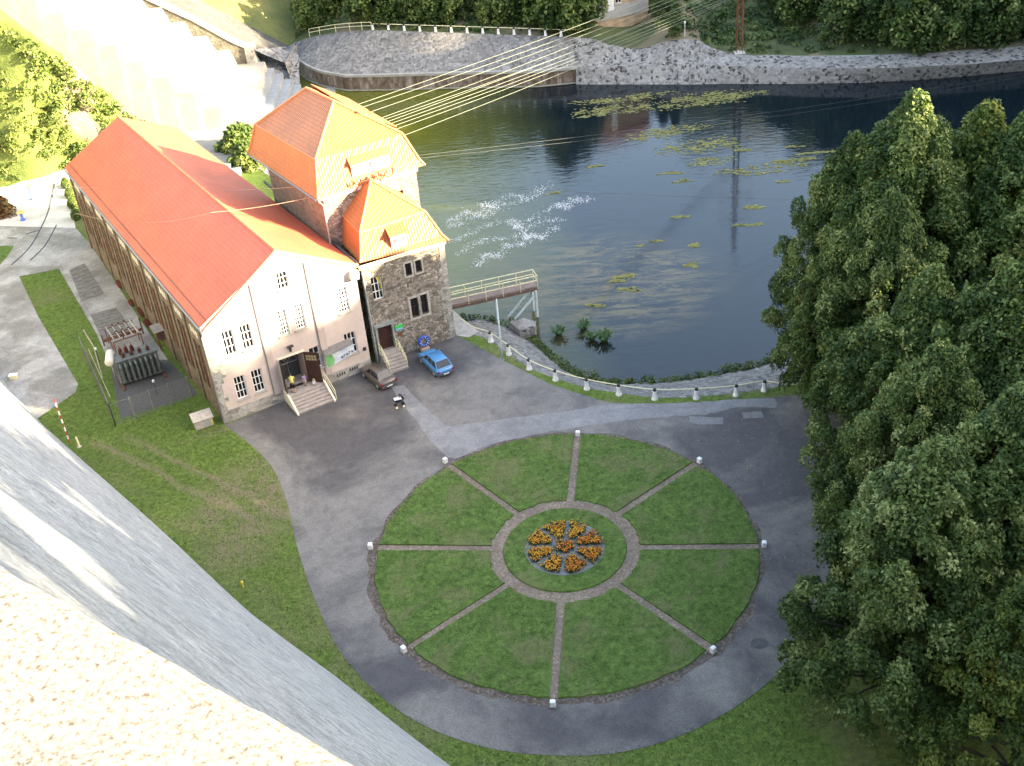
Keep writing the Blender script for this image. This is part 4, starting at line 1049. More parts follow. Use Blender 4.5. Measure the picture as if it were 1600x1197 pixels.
# entrance of the annex
m = MB(); A_.box(m, doorA[0], doorA[1], doorA[2], doorA[3], -0.30, -0.24)
for i in range(1, 9): a_ = doorA[0] + i * 0.147; A_.box(m, a_ - 0.01, a_ + 0.01, doorA[2], doorA[3], -0.24, -0.225)
dA = m.build('door', WOODD, annex)
m = MB(); m.lathe(A_.p(1.75, 2.1, -0.22), [(0.03, 0), (0.03, 0.07)], 8, 0, A_.n); m.build('handle', GREYM, dA)
m = MB(); A_.box(m, doorA[0] - 0.2, doorA[0], 0.9, 3.4, -0.1, 0.09); A_.box(m, doorA[1], doorA[1] + 0.18, 0.9, 3.4, -0.1, 0.09); A_.box(m, 0.28, 2.15, 3.4, 3.72, -0.1, 0.16); m.build('door_surround', simple('grey_lintel', (0.24, 0.25, 0.24), 0.8, 0.2), annex)
m = MB(); A_.box(m, 0.35, 2.1, -0.2, 1.0, 0.09, 0.85)
for i in range(5): A_.box(m, 0.35, 2.1, -0.2, 1.0 - 0.167 * (i + 1), 0.8505 + i * 0.3, 0.85 + (i + 1) * 0.3)
m.build('stairs', STEP, annex)
for a_ in (0.42, 2.03):
    m = MB()
    for dz in (0.95, 0.55): m.tube([A_.p(a_, 1.0 + dz, 0.15), A_.p(a_, 1.0 + dz, 0.8), A_.p(a_, 0.12 + dz, 2.25)], 0.03, 6)
    for o_, z_ in ((0.15, 1.0), (0.8, 1.0), (1.5, 0.55), (2.25, 0.1)): m.tube([A_.p(a_, z_ - 0.05, o_), A_.p(a_, z_ + 0.93, o_)], 0.03, 6)
    m.build('handrail', YELLOW, annex)
m = MB(); m.tube([A_.p(0.10, 9.3, 0.12), A_.p(0.16, 0.1, 0.12)], 0.065, 8); m.build('downpipe', simple('zinc_pipe', (0.42, 0.42, 0.40), 0.4, 0.15, 3, 0.3), annex)
sg = thing('sign', 'bright green sign board with blue lower strip beside the brown door', 'sign', V3(A_.p(2.5, 2.8, 0.06)))
m = MB(); A_.box(m, 2.17, 2.9, 2.72, 3.04, 0.04, 0.08); m.build('green_board', simple('sign_green', (0.05, 0.45, 0.09), 0.4, 0.1), sg)
m = MB(); A_.box(m, 2.2, 2.87, 2.53, 2.70, 0.04, 0.075); m.build('blue_strip', simple('sign_blue', (0.18, 0.40, 0.55), 0.4, 0.2), sg)
nb = MB(); A_.box(nb, 2.38, 2.70, 1.92, 2.28, 0.04, 0.09); nb = nb.build('notice_board', RUST); tag(nb, 'small brown notice board below the green sign', 'notice board')
# annex roof
ez, kz, rz_ = 9.6, 12.0, 14.8
aE = [U(562.5, 411, ez), U(701.5, 376, ez)]; aK = [U(562, 364.5, kz), U(664.6, 331, kz)]
aR = [U(579.4, 281.8, rz_), U(552, 267.6, rz_)]
bk = A_.n * -7.2
aE += [aE[1] + bk, aE[0] + bk]; aK += [aK[1] + bk * 0.93, aK[0] + bk * 0.93]; aRb = aR[0] + bk * 0.55
aF = [e + (k_ - e) * 0.30 + np.array([0, 0, -0.28]) for e, k_ in zip(aE, aK)]     # flared foot
m = MB()
for i in (0, 1, 3):
    j = (i + 1) % 4
    m.poly([aE[i], aE[j], aF[j], aF[i]]); m.poly([aF[i], aF[j], aK[j], aK[i]])
m.poly([aK[0], aK[1], aR[0]]); m.poly([aK[1], aK[2], aRb, aR[0]]); m.poly([aK[3], aK[0], aR[0], aRb]); m.poly([aE[3], aE[2], aE[1], aE[0]])
aro = m.build('roof', TILE, annex)
def rline(mb, a, b, r=0.09): mb.tube([np.array(a) + [0, 0, .02], np.array(b) + [0, 0, .02]], r, 6)
m = MB()
for i in range(4):
    rline(m, aE[i], aF[i]); rline(m, aF[i], aK[i])
for i in (0, 1): rline(m, aK[i], aR[0])
rline(m, aR[0], aRb); rline(m, aK[2], aRb); rline(m, aK[3], aRb); rline(m, aK[0], aK[1], 0.07); rline(m, aK[0], aK[3], 0.05)
m.build('ridge_cap', RIDGE, aro)
m = MB(); A_.box(m, -0.12, AW + 0.14, 9.28, 9.56, 0.0, 0.16); m.build('cornice', CREAM, annex)
# dormer on the annex
def dormer(parent, W_, a0, a1, z0, z1, off_f, off_b, zb, nwin, roofmat=TILE, wallm=None):
    """box dormer: front at off_f, roof rises back to off_b / zb"""
    wallm = wallm or WHITE
    t = MB(); t.poly([W_.p(a0, z0, off_f), W_.p(a1, z0, off_f), W_.p(a1, z1, off_f), W_.p(a0, z1, off_f)])
    d = t.build('dormer', wallm, parent)
    c = MB()
    for a in (a0, a1): c.poly([W_.p(a, z0, off_f), W_.p(a, z1, off_f), W_.p(a, zb, off_b), W_.p(a, z0, off_b)])
    c.build('cheek', roofmat, d)
    r_ = MB(); r_.slab([W_.p(a0 - .15, z1 - 0.03, off_f + 0.2), W_.p(a1 + .15, z1 - 0.03, off_f + 0.2), W_.p(a1 + .15, zb + .05, off_b), W_.p(a0 - .15, zb + .05, off_b)], 0.08)
    r_.build('dormer_roof', roofmat, d)
    for i in range(nwin):
        ww = (a1 - a0) / nwin; c0 = a0 + ww * (i + 0.5)
        q = MB(); W_.box(q, c0 - 0.16, c0 + 0.16, (z0 + z1) / 2 - 0.14, (z0 + z1) / 2 + 0.2, off_f, off_f + 0.012); W_.box(q, c0 - 0.16, c0 + 0.16, (z0 + z1) / 2 + 0.02, (z0 + z1) / 2 + 0.05, off_f, off_f + 0.03, 1)
        q.build('dormer_window', [simple('red_brown_pane', (0.10, 0.03, 0.02), 0.4, 0.2), WHITE], d)
    return d
dormer(annex, A_, 3.12, 4.50, 9.98, 11.25, -0.32, -1.6, 12.15, 2)
# tv aerial / chimney vent on the red slope
m = MB(); q = U(560, 293, 13.6); m.box(q, (0.25, 0.3, 0.06), (-0.12, 0.1, 0), (0, 0, 0.25)); m.build('roof_vent', simple('vent_white', (0.6, 0.58, 0.55), 0.6, 0.1), annex)

# ---------------- switch house (tall stone tower-like block)
TO = np.array([-14.12, 90.55]); TD = 29.2; T_ = Wall(TO, TD); TW = 8.75; TDp = 12.6
tower = thing('switch_house', 'tall stone block with double-pitched orange roof and dormers, power lines leaving it', 'building', (TO[0], TO[1], 0))
m = MB()
th = [(6.6, 7.3, 9.6, 12.6), (2.2, 3.0, 9.6, 12.6), (4.4, 5.2, 9.6, 12.6)]
T_.face(m, TW, -3.5, lambda a: 14.3, th, depth=0.3); m.build('front_wall', STONE, tower)
for h in th: T_.window(tower, *h, cols=2, rows=3, mat=WOODD, depth=0.26)
m = MB(); Tr = Wall(T_.p(TW, 0)[:2], TD + 91)
rh = [(1.5 + i * 2.9, 2.5 + i * 2.9, 8.0, 11.0) for i in range(4)]
Tr.face(m, TDp, -6, lambda a: 14.3, rh, depth=0.3); m.build('side_wall', STONE, tower)
for h in rh: Tr.window(tower, *h, cols=2, rows=3, mat=WOODD, depth=0.26)
Tl = Wall((T_.p(0, 0) - T_.n * TDp)[:2], TD - 90)
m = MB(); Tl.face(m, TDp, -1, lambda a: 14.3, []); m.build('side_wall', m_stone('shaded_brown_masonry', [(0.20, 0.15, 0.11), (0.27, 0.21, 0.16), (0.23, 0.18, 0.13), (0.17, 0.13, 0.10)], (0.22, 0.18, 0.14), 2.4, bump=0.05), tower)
m = MB(); c_ = T_.p(TW, 0) - T_.n * TDp; d_ = T_.p(0, 0) - T_.n * TDp; m.poly([(c_[0], c_[1], -6), (d_[0], d_[1], -6), (d_[0], d_[1], 14.3), (c_[0], c_[1], 14.3)]); m.build('rear_wall', STONE, tower)
tE = [U(496, 312, 14.3), U(664, 258, 14.3), None, U(387, 239, 14.3)]; tE[2] = tE[1] + (tE[3] - tE[0])
tK = [U(493, 250, 17.4), U(629, 209, 17.4), None, U(398.4, 194.5, 17.4)]; tK[2] = tK[1] + (tK[3] - tK[0])
tR = [U(521.6, 158, 20.2), U(478.4, 137.5, 20.2)]
tF = [e + (k_ - e) * 0.28 + np.array([0, 0, -0.25]) for e, k_ in zip(tE, tK)]
m = MB()
for i in range(4):
    j = (i + 1) % 4
    m.poly([tE[i], tE[j], tF[j], tF[i]]); m.poly([tF[i], tF[j], tK[j], tK[i]])
m.poly([tK[0], tK[1], tR[0]]); m.poly([tK[1], tK[2], tR[1], tR[0]]); m.poly([tK[2], tK[3], tR[1]]); m.poly([tK[3], tK[0], tR[0], tR[1]]); m.poly(tE[::-1])
tro = m.build('roof', TILE, tower)
m = MB()
for i in range(4): rline(m, tE[i], tF[i], .1); rline(m, tF[i], tK[i], .1); rline(m, tK[i], tR[0 if i < 2 else 1], .11)
rline(m, tR[0], tR[1], .12); rline(m, tK[0], tK[3], .05)
m.build('ridge_cap', RIDGE, tro)
m = MB(); T_.box(m, -0.1, TW + 0.1, 13.95, 14.26, 0.0, 0.2); Tr.box(m, 0, TDp, 13.95, 14.26, 0.0, 0.2); m.build('cornice', CREAM, tower)
m = MB(); m.tube([tE[0] + T_.n * .08 + [0, 0, -.08], tE[0] + T_.e * 3.2 + T_.n * .08 + [0, 0, -.08]], 0.1, 7); m.tube([tE[0] - T_.e * .08 + [0, 0, -.08], tE[3] - T_.e * .08 + [0, 0, -.08]], 0.08, 7); m.build('gutter', GREYM, tro)
m = MB(); m.tube([tE[0] + [0, 0, -.1], T_.p(-0.1, 13.5, 0.1), T_.p(-0.1, 9.9, 0.1)], 0.07, 7); m.build('downpipe', simple('zinc_pipe', (0.42, 0.42, 0.40)), tower)
dormer(tower, T_, 2.85, 6.35, 15.2, 16.35, 0.18, -1.9, 18.45, 1, wallm=simple('dormer_lime', (0.7, 0.66, 0.58), 0.8, 0.1))
for b0, b1_ in ((2.9, 7.0), (8.2, 11.8)):
    dormer(tower, Tr, b0, b1_, 14.6, 17.15, -0.1, -3.3, 19.36, 2)
# insulator brackets on the front of the tower
for i, (a_, z_) in enumerate(((3.3, 14.9), (4.6, 14.8), (5.7, 15.0))):
    t = thing('insulator_bracket', ['left', 'middle', 'right'][i] + ' of three iron insulator brackets below the front dormer of the tall block', 'insulator bracket', V3(T_.p(a_, z_, 0.9)), 0, 'iron insulator brackets on the tall block')
    m = MB(); m.tube([T_.p(a_ - .3, z_ - .9, 0.2), T_.p(a_ - .3, z_ + .1, 1.1), T_.p(a_ + .5, z_ + .1, 1.1), T_.p(a_ + .5, z_ - .9, 0.2)], 0.04, 5); m.tube([T_.p(a_ - .3, z_ + .1, 1.1), T_.p(a_ - .3, z_ + .1, 0.3)], .035, 5); m.build('frame', RUST, t)
    for k in range(2):
        m = MB(); m.lathe(T_.p(a_ - .2 + k * .6, z_ + .12, 1.1), [(0.03, 0), (0.09, 0.05), (0.05, 0.09), (0.09, 0.14), (0.05, 0.18), (0.08, 0.24), (0.03, 0.28)], 8); m.build('insulator', simple('brown_porcelain', (0.09, 0.025, 0.015), 0.25, 0.2), t)

# ================================================================== POWER LINES
WIRE = simple('aluminium_wire', (0.20, 0.22, 0.17), 0.5, 0.05)
def wire(a, b, sag, r, name, label, group, mat=WIRE, n=14):
    a, b = np.array(a, float), np.array(b, float); P = []
    for i in range(n + 1):
        t = i / n; p = a + (b - a) * t; p[2] -= sag * 4 * t * (1 - t); P.append(p)
    m = MB(); m.tube(P, r, 5); o = m.build(name, mat); tag(o, label, 'power line', group); return o
PY = float(FT(1155, 85)[1]) + 0.8
wl_ = [((557, 164), (994, 0), 17.0), ((565, 168), (1003, 8), 16.6), ((573, 177), (1040, 0), 16.2), ((597, 184), (1056, 0), 16.8), ((606, 190), (1081, 0), 16.6), ((611, 193), (1106, 0), 16.3), ((615, 197), (1120, 0), 16.3), ((619, 202), (1130, 0), 16.2), ((633, 211), (1136, 0), 15.8), ((600, 187), (1092, 0), 16.2)]
lab = ['topmost', 'second', 'third', 'fourth', 'sixth', 'seventh', 'eighth', 'ninth', 'lowest', 'fifth']
for (a, b, z), lb in zip(wl_, lab):
    A = U(*a, z); x2 = 1178; y2 = b[1] + (b[1] - a[1]) * (x2 - b[0]) / (b[0] - a[0]); B = UY(x2, y2, PY)
    s_ = np.linalg.norm(B - A) * 0.006
    wire(A, B, s_, 0.017, 'power_line', lb + ' of the ten pale wires, counted from the top, sweeping up to the pylon', 'pale power lines to the pylon')
wire(U(650, 243, 14), UY(1640, 107, 140), 0.6, 0.012, 'power_line', 'thin upper wire crossing the dark water to the right edge', 'thin power lines over the water', simple('dull_wire', (0.07, 0.075, 0.07), 0.7, 0.1))
wire(U(655, 247, 13.7), UY(1640, 112, 140), 0.8, 0.012, 'power_line', 'thin lower wire crossing the dark water to the right edge', 'thin power lines over the water', simple('dull_wire', (0.07, 0.075, 0.07), 0.7, 0.1))
wire(U(690, 288, 9), UY(1300, 312, 112), 0.3, 0.014, 'power_line', 'very thin dark wire over the middle of the water', None, DARKM)
wire(U(496, 290, 14.5), U(108, 291, 9.2), 0.5, 0.016, 'power_line', 'upper slack wire over the orange hall roof', 'slack wires over the hall roof', simple('copper_wire', (0.5, 0.3, 0.2), 0.5, 0.1))
wire(U(499, 305, 14.2), U(330, 332, 14.2), 0.2, 0.018, 'power_line', 'lower slack wire with beads, tall block end', 'slack wires over the hall roof', simple('copper_wire', (0.5, 0.3, 0.2), 0.5, 0.1))
wire(U(330, 332, 14.2), U(118, 333, 8.0), 1.0, 0.016, 'power_line', 'lower slack wire with beads, yard end', 'slack wires over the hall roof', simple('copper_wire', (0.5, 0.3, 0.2)))
# pylon
p0 = FT(1155, 84, 0.8); pz = p0[2]
py = thing('pylon', 'rusty brown lattice pylon on the far bank, its top cut by the frame', 'pylon', (p0[0], p0[1], pz))
m = LB(); Hh = 26.0
def leg(sx, sy, z): f = 0.42 * (1 - z / Hh * 0.55); return (sx * f, sy * f, z)
for sx in (-1, 1):
    for sy in (-1, 1): m.tube([leg(sx, sy, -0.5), leg(sx, sy, Hh)], 0.055, 5)
for i in range(30):
    z = i * Hh / 30; z2 = z + Hh / 30
    for (ax_, ay_), (bx_, by_) in (((-1, -1), (1, -1)), ((1, -1), (1, 1)), ((1, 1), (-1, 1)), ((-1, 1), (-1, -1))):
        m.tube([leg(ax_, ay_, z), leg(bx_, by_, z2)], 0.03, 4)
m.build('mast', RUST, py)
for z in (13, 16.5, 20):
    m = LB(); m.tube([(-2.6, 0, z), (2.6, 0, z)], 0.09, 5); m.tube([(-2.6, 0, z), (0, 0, z + 0.9), (2.6, 0, z)], 0.05, 4); m.build('crossarm', RUST, py)
m = LB(); m.bx(-.7, .7, -.7, .7, -.6, .25); m.build('footing', CONC_W, py)
gp = thing('grey_post', 'short white marker post in the meadow on the far bank', 'post', V3(FT(1070, 57, 1.0)))
m = LB(); m.lathe((0, 0, 0), [(0.06, -0.5), (0.06, 1.8), (0.14, 1.82), (0.14, 2.05), (0.02, 2.1)], 8); m.build('post', WHITE, gp)

# ================================================================== RAILINGS WITH WHITE CONCRETE POSTS
def bollard_proto():
    t = thing('railing_post', 'x', 'railing post', (0, 0, 0), 0, 'x')
    b = LB(); b.lathe((0, 0, 0), [(0.27, -0.1), (0.27, 0.10), (0.20, 0.2), (0.16, 0.72), (0.18, 0.76), (0.14, 0.84)], 10); b.build('concrete_body', WHITE, t, True)
    b = LB(); b.lathe((0, 0, 0.84), [(0.15, 0), (0.15, 0.16), (0.08, 0.22)], 10); b.build('dark_cap', BLACK, t, True)
    return t
bp = bollard_proto()
near_px = [(767, 534), (795, 554), (827, 577), (868, 594), (917, 608), (967, 617), (1023, 624), (1088, 623), (1150, 618), (1194, 611)]
nlb = ['first post from the gangway', 'second post from the gangway', 'third post from the gangway', 'fourth post from the gangway', 'fifth post from the gangway',
       'post midway along the curved rail', 'post at the lowest bend of the curved rail', 'third post left of the trees', 'second post left of the trees', 'post half hidden next to the trees']
for i, q in enumerate(near_px):
    o = bp if i == 0 else copy_tree(bp); p = U(*q, 0); o.location = V3(p); o['label'] = 'white concrete ' + nlb[i] + ' on the near bank'; o['group'] = 'white posts of the near bank railing'
far_pos = []
for i, x in enumerate(np.linspace(583, 877, 13)):
    p = FT(x, 47.5 + (x - 583) * 0.032, 0.3); far_pos.append(p)
    o = copy_tree(bp); o.location = V3(p); o['group'] = 'white posts of the far bank railing'
    o['label'] = 'white post on the far bank, number %s from the left end of the row' % ['one', 'two', 'three', 'four', 'five', 'six', 'seven', 'eight', 'nine', 'ten', 'eleven', 'twelve', 'thirteen'][i]
nr_path = smooth_line([U(718, 497, 0.9), U(742, 512, 0.95)] + [U(*q, 0) + [0, 0, .97] for q in near_px] + [U(1240, 601, 0.97), U(1310, 590, .97)], 3)
m = MB(); m.tube(nr_path, 0.045, 6); o = m.build('handrail', YELLOW); tag(o, 'long pale yellow pipe rail curving along the near bank', 'handrail')
m = MB(); m.tube([p + [0, 0, .98] for p in far_pos] + [far_pos[-1] + np.array([2.5, -0.6, 0.9])], 0.05, 6); o = m.build('handrail', YELLOW); tag(o, 'pale pipe rail on white posts along the far bank', 'handrail')
# left continuation of the far railing: plain tubular fence
fpx = [(484, 57), (500, 54), (525, 50), (547, 48), (566, 47), (581, 46.5)]
t = thing('tubular_fence', 'rusty yellow tubular fence climbing to the left end of the far bank', 'fence', V3(FT(*fpx[0])))
for i, q in enumerate(fpx):
    m = MB(); p = FT(*q); m.tube([p + [0, 0, -.1], p + [0, 0, 1.1]], 0.05, 5); m.build('post', YELLOW, t)
m = MB()
for dz in (1.1, 0.6): m.tube([FT(*q) + [0, 0, dz] for q in fpx], 0.045, 5)
m.build('rail', YELLOW, t)

# ================================================================== GANGWAY
gw = thing('gangway', 'pale yellow railed gangway jutting over the water on pale blue legs', 'gangway', V3(U(705, 474, 0.4)))
G0, G1 = U(705, 477, 0.3), U(840, 447, 0.3); gd = G1 - G0; GL = np.linalg.norm(gd); gd /= GL; gn = np.array([-gd[1], gd[0], 0])
def gp_(a, o, z): return G0 + gd * a + gn * o + np.array([0, 0, z - 0.3])
m = MB(); m.box(gp_(GL / 2, 0.65, 0.2), gd * GL / 2, gn * 0.65, (0, 0, 0.1))
m.build('deck', simple('deck_planks', (0.20, 0.15, 0.13), 0.85, 0.3), gw)
m = MB(); m.box(gp_(GL / 2, 0.05, -0.05), gd * GL / 2, gn * 0.06, (0, 0, 0.13)); m.box(gp_(GL / 2, 1.25, -0.05), gd * GL / 2, gn * 0.06, (0, 0, 0.13)); m.build('girder', simple('brown_girder', (0.13, 0.08, 0.06), 0.8, 0.3), gw)
for o_ in (0.0, 1.3):
    m = MB()
    for z in (1.4, 0.9): m.tube([gp_(0, o_, z), gp_(GL, o_, z)], 0.045, 6)
    for i in range(6): m.tube([gp_(GL * i / 5, o_, 0.0), gp_(GL * i / 5, o_, 1.4)], 0.045, 6)
    m.build('railing', YELLOW, gw)
m = MB()
for z in (1.4, 0.9): m.tube([gp_(GL, 0, z), gp_(GL, 1.3, z)], 0.045, 6)
m.build('railing', YELLOW, gw)
m = MB()
for z in (1.4, 0.9): m.tube([gp_(-0.2, 1.3, z), gp_(-0.5, 3.0, z + 0.1)], 0.045, 6)
for o_ in (1.9, 3.0): m.tube([gp_(-0.4, o_, 0), gp_(-0.4, o_, 1.45)], .045, 6)
m.build('railing', YELLOW, gw)
Pf = U(843, 532, WATER_Z)
for o_, lb in ((0.05, 'a'), (1.25, 'b')):
    m = MB(); top = gp_(GL - 0.25, o_, -0.1); m.tube([top, (top[0], top[1], -4.5)], 0.15, 8); m.build('leg', PALEBLUE, gw)
    m = MB(); m.tube([gp_(GL - 0.3, o_, -0.6), gp_(GL - 3.0, o_, -3.3)], 0.11, 6); m.build('brace', PALEBLUE, gw)
m = MB(); top = gp_(GL * 0.52, 0.65, -0.1); m.tube([top, (top[0], top[1], -3.2)], 0.14, 8); m.build('leg', PALEBLUE, gw)
pp = U(785, 562, 0); po = thing('lamp_pole', 'slim pale blue pole standing in the grass in front of the gangway', 'pole', V3(pp))
m = LB(); m.lathe((0, 0, 0), [(0.09, 0), (0.085, 3.0), (0.07, 3.05), (0.06, 6.0), (0.03, 6.02)], 8); m.build('shaft', PALEBLUE, po, True)
m = LB(); m.lathe((0, 0, 0), [(0.2, -0.1), (0.2, 0.04), (0.11, 0.06)], 10); m.build('base_plate', GREYM, po)
# masonry block at the water beside the gangway
m = MB(); m.slab([U(796, 503, -1.9), U(812, 516, -1.9), U(836, 512, -1.9), U(838, 502, -1.9), U(818, 497, -1.9)], 1.5); o = m.build('masonry_pier', RIPRAP_L); tag(o, 'low broken masonry pier at the water below the gangway', 'masonry')

# ================================================================== SPILLWAY CASCADE
SW = 166.0
sp = thing('spillway_cascade', 'broad sunlit stone spillway descending in big steps to the river', 'spillway', (-36, 160, -1))
zig = [UY(222, 14, SW), UY(257, 38, SW), UY(295, 60, SW), UY(330, 82, SW), UY(363, 101, SW)]
# step levels read from the zigzag where the treads meet the side wall
xs = [p[0] for p in zig]; zs = [p[2] for p in zig]
dx = (xs[-1] - xs[0]) / 4; dz = (zs[-1] - zs[0]) / 4
prof_ = []
nst = 22
for k in range(-nst, 5):
    x0 = xs[0] + dx * k; z0 = zs[0] + dz * k
    prof_.append((x0, z0 - dz)); prof_.append((x0 + (-dx * 0.05), z0 - dz)) if False else None
    prof_.append((x0 + dx * 0.28, z0))
zl = prof_[-1][1]
prof_ += [(xs[-1] + 4.6, zl), (xs[-1] + 5.4, -2.2), (xs[-1] + 16, -3.2), (xs[-1] + 16.2, -6)]
SANDST = simple('spillway_stone', (0.245, 0.228, 0.198), 0.85, 0.12, 0.8, bump=0.02)
m = MB(); YN = 143.0
m.grid([[(x, SW - 0.02, z) for x, z in prof_], [(x + 1.0, 152, z) for x, z in prof_], [(x + 2.0, YN, z) for x, z in prof_]], flip=True)
m.grid([[(x + 2.0, YN, z) for x, z in prof_], [(x + 2.0, YN - 0.4, -6) for x, z in prof_]], flip=True)
m.build('steps', SANDST, sp)
m = MB(); m.prism([(-43.5, 146.5), (-39.5, 131), (-33, 126.5), (-30.4, 128), (-30.5, 150), (-33, 152), (-42, 152)], -5, 1.3); m.build('apron', SANDST, sp)
# side wall
m = MB()
topw = [(xs[0] - 40 * 0.9, zs[0] + 40 * 0.62 + 3.0)]
wpx = [(228, -6), (300, 27), (360, 60), (392, 74)]
wt_ = [UY(x, y, SW) for x, y in wpx]
dirw = (wt_[0] - wt_[-1]); dirw /= abs(dirw[0])
tw = [wt_[0] + dirw * 40] + wt_
cap_ = [np.array([p[0], p[1], p[2]]) for p in tw]
m.grid([[np.array([p[0], SW, min(p[2] - 0.5, p[2] - 0.5)]) for p in tw], [np.array([p[0], SW, -5]) for p in tw]])
m.build('side_wall', m_stone('dark_ashlar', [(0.11, 0.10, 0.075), (0.15, 0.135, 0.10), (0.18, 0.16, 0.125)], (0.10, 0.09, 0.07), 1.4, bump=0.05), sp)
m = MB(); m.grid([[p + [0, -0.15, -0.5] for p in cap_], [p + [0, -0.15, 0.0] for p in cap_], [p + [0, 0.9, 0.0] for p in cap_], [p + [0, 0.9, -0.6] for p in cap_]]); m.build('wall_coping', CONC_W, sp)
pe = cap_[-1]; m = MB(); m.bx(pe[0] - 0.9, pe[0] + 0.25, SW - 0.3, SW + 2.2, -4, pe[2] + 0.1); m.build('end_pier', QUOIN, sp)
# ribbed stilling steps at the lower right
for i in range(5):
    m = MB(); x0 = xs[-1] + 4.62 + i * 1.15; m.bx(x0, x0 + 1.15, 129 + i * 1.5, SW - 0.1 - i * 0.3, -6, 0.75 - i * 0.8); m.build('stilling_step', simple('grey_blue_concrete', (0.26, 0.27, 0.27), 0.8, 0.15, 1.5), sp)
# paved shoulder behind the side wall and pitched end slope
sh = MB(); far_e = [UY(x, y, SW + 13) for x, y in ((150, -90), (310, 0), (400, 46), (452, 72))]
near_e = [cap_[0] + [0, .9, -.4], cap_[1] + [0, .9, -.4], cap_[3] + [0, .9, -.5], cap_[4] + [0, .9, -.6]]
sh.grid([near_e, far_e], flip=True); struct('pavement', sh, m_stone('dark_setts', [(0.06, 0.057, 0.053), (0.09, 0.085, 0.078), (0.12, 0.112, 0.10)], (0.07, 0.065, 0.06), 2.5, False, 0.05), label='paved stone shoulder beside the spillway')
sh = MB(); e0 = near_e[-1]; f0 = far_e[-1]
sh.grid([[e0, np.array([e0[0] + 4, e0[1] + 1, 0.6]), np.array([-26.6, 163.5, -2.8])], [f0, np.array([f0[0] + 1.5, f0[1] - 2, 0.8]), U(468, 96, -0.9)]], flip=True); struct('riverbank', sh, RIPRAP_L)
sh = MB(); sh.grid([far_e, [p + np.array([2, 6, 1.0]) for p in far_e], [p + np.array([5, 30, 9.0]) for p in far_e], [p + np.array([5, 70, 25.0]) for p in far_e]]); struct('hillside', sh, m_hill('sunlit_grass_slope', (0.09, 0.11, 0.03), (0.18, 0.17, 0.05), (0.2, 0.17, 0.09)), smooth=True)

eb = MB(); eb.grid([[U(397, 78, 1.2), U(432, 76, .9), U(466, 84, .3)], [U(412, 106, .2), U(440, 112, -.5), U(468, 120, -1.3)], [U(432, 140, -2.6), U(450, 150, -3.1), U(470, 162, -3.4)]]); struct('riverbank', eb, RIPRAP_L)
# ================================================================== TREES ON THE NEAR BANK
near_kinds = [
    tree_proto(31, 24, 8.2, 3.0, 480, 0.19, L_DARK, 'round', 290, 0.10),
    tree_proto(32, 19, 7.0, 2.5, 520, 0.18, L_DARK, 'round', 300, 0.10),
    tree_proto(33, 18, 7.4, 2.2, 560, 0.17, L_MIDD, 'round', 290, 0.10),
    tree_proto(34, 20, 6.5, 3.0, 420, 0.20, L_YELD, 'round', 240, 0.11),
]
GT = 'big broadleaf trees along the right side of the drive'
trees = [  # apex px, height, proto, scale xy, label
    (1432, 150, 24.0, 0, 1.0, 'tallest tree, its pointed crown rising over the river'),
    (1338, 212, 20.5, 0, 0.72, 'tree overhanging the near bank at the left edge of the row'),
    (1322, 360, 15.5, 1, 0.58, 'low leaning tree half over the railing at the bank'),
    (1548, 162, 22.5, 3, 1.10, 'tall tree with yellowish leaf patches behind the tallest one'),
    (1612, 180, 22.5, 1, 1.10, 'dark tree cut by the right edge, level with the tallest crown'),
    (1462, 425, 19.0, 1, 0.95, 'green tree in front of the tallest tree, midway down the row'),
    (1478, 540, 18.5, 2, 0.80, 'grey green tree with a dense domed crown in the middle of the row'),
    (1470, 692, 18.5, 2, 0.98, 'nearest big tree, its crown reaching over the drive'),
    (1590, 420, 21.0, 1, 1.05, 'dark shaded tree at the right edge, upper middle'),
    (1600, 610, 20.0, 0, 0.9, 'dark shaded tree at the right edge behind the domed crown'),
    (1668, 870, 17.0, 3, 0.75, 'yellow green tree cut by the right edge near the bottom corner'),
    (1392, 610, 13.0, 1, 0.56, 'small tree filling the gap beside the drive'),
    (1400, 300, 19.0, 2, 0.8, 'inner tree behind the left side of the tallest crown'),
]
for i, (x, y, h, k_, s_, lb) in enumerate(trees):
    p = U(x, y, h); H0 = (24, 19, 18, 20)[k_]
    place_tree(near_kinds[k_], 'broadleaf_tree', lb, 'tree', (p[0], p[1], 0), R(57 * i), (s_, s_, h / H0), GT)
# two trees just past the right edge of the frame that close the row
for x, y, k_, s_, lb in ((44, 62, 1, 1.1, 'dark tree deep in the shade behind the middle of the row'), (47, 80, 0, 1.0, 'dark tree deep in the shade behind the tallest crowns')):
    place_tree(near_kinds[k_], 'broadleaf_tree', lb, 'tree', (x, y, 0), R(x * 7), (s_, s_, s_), GT)

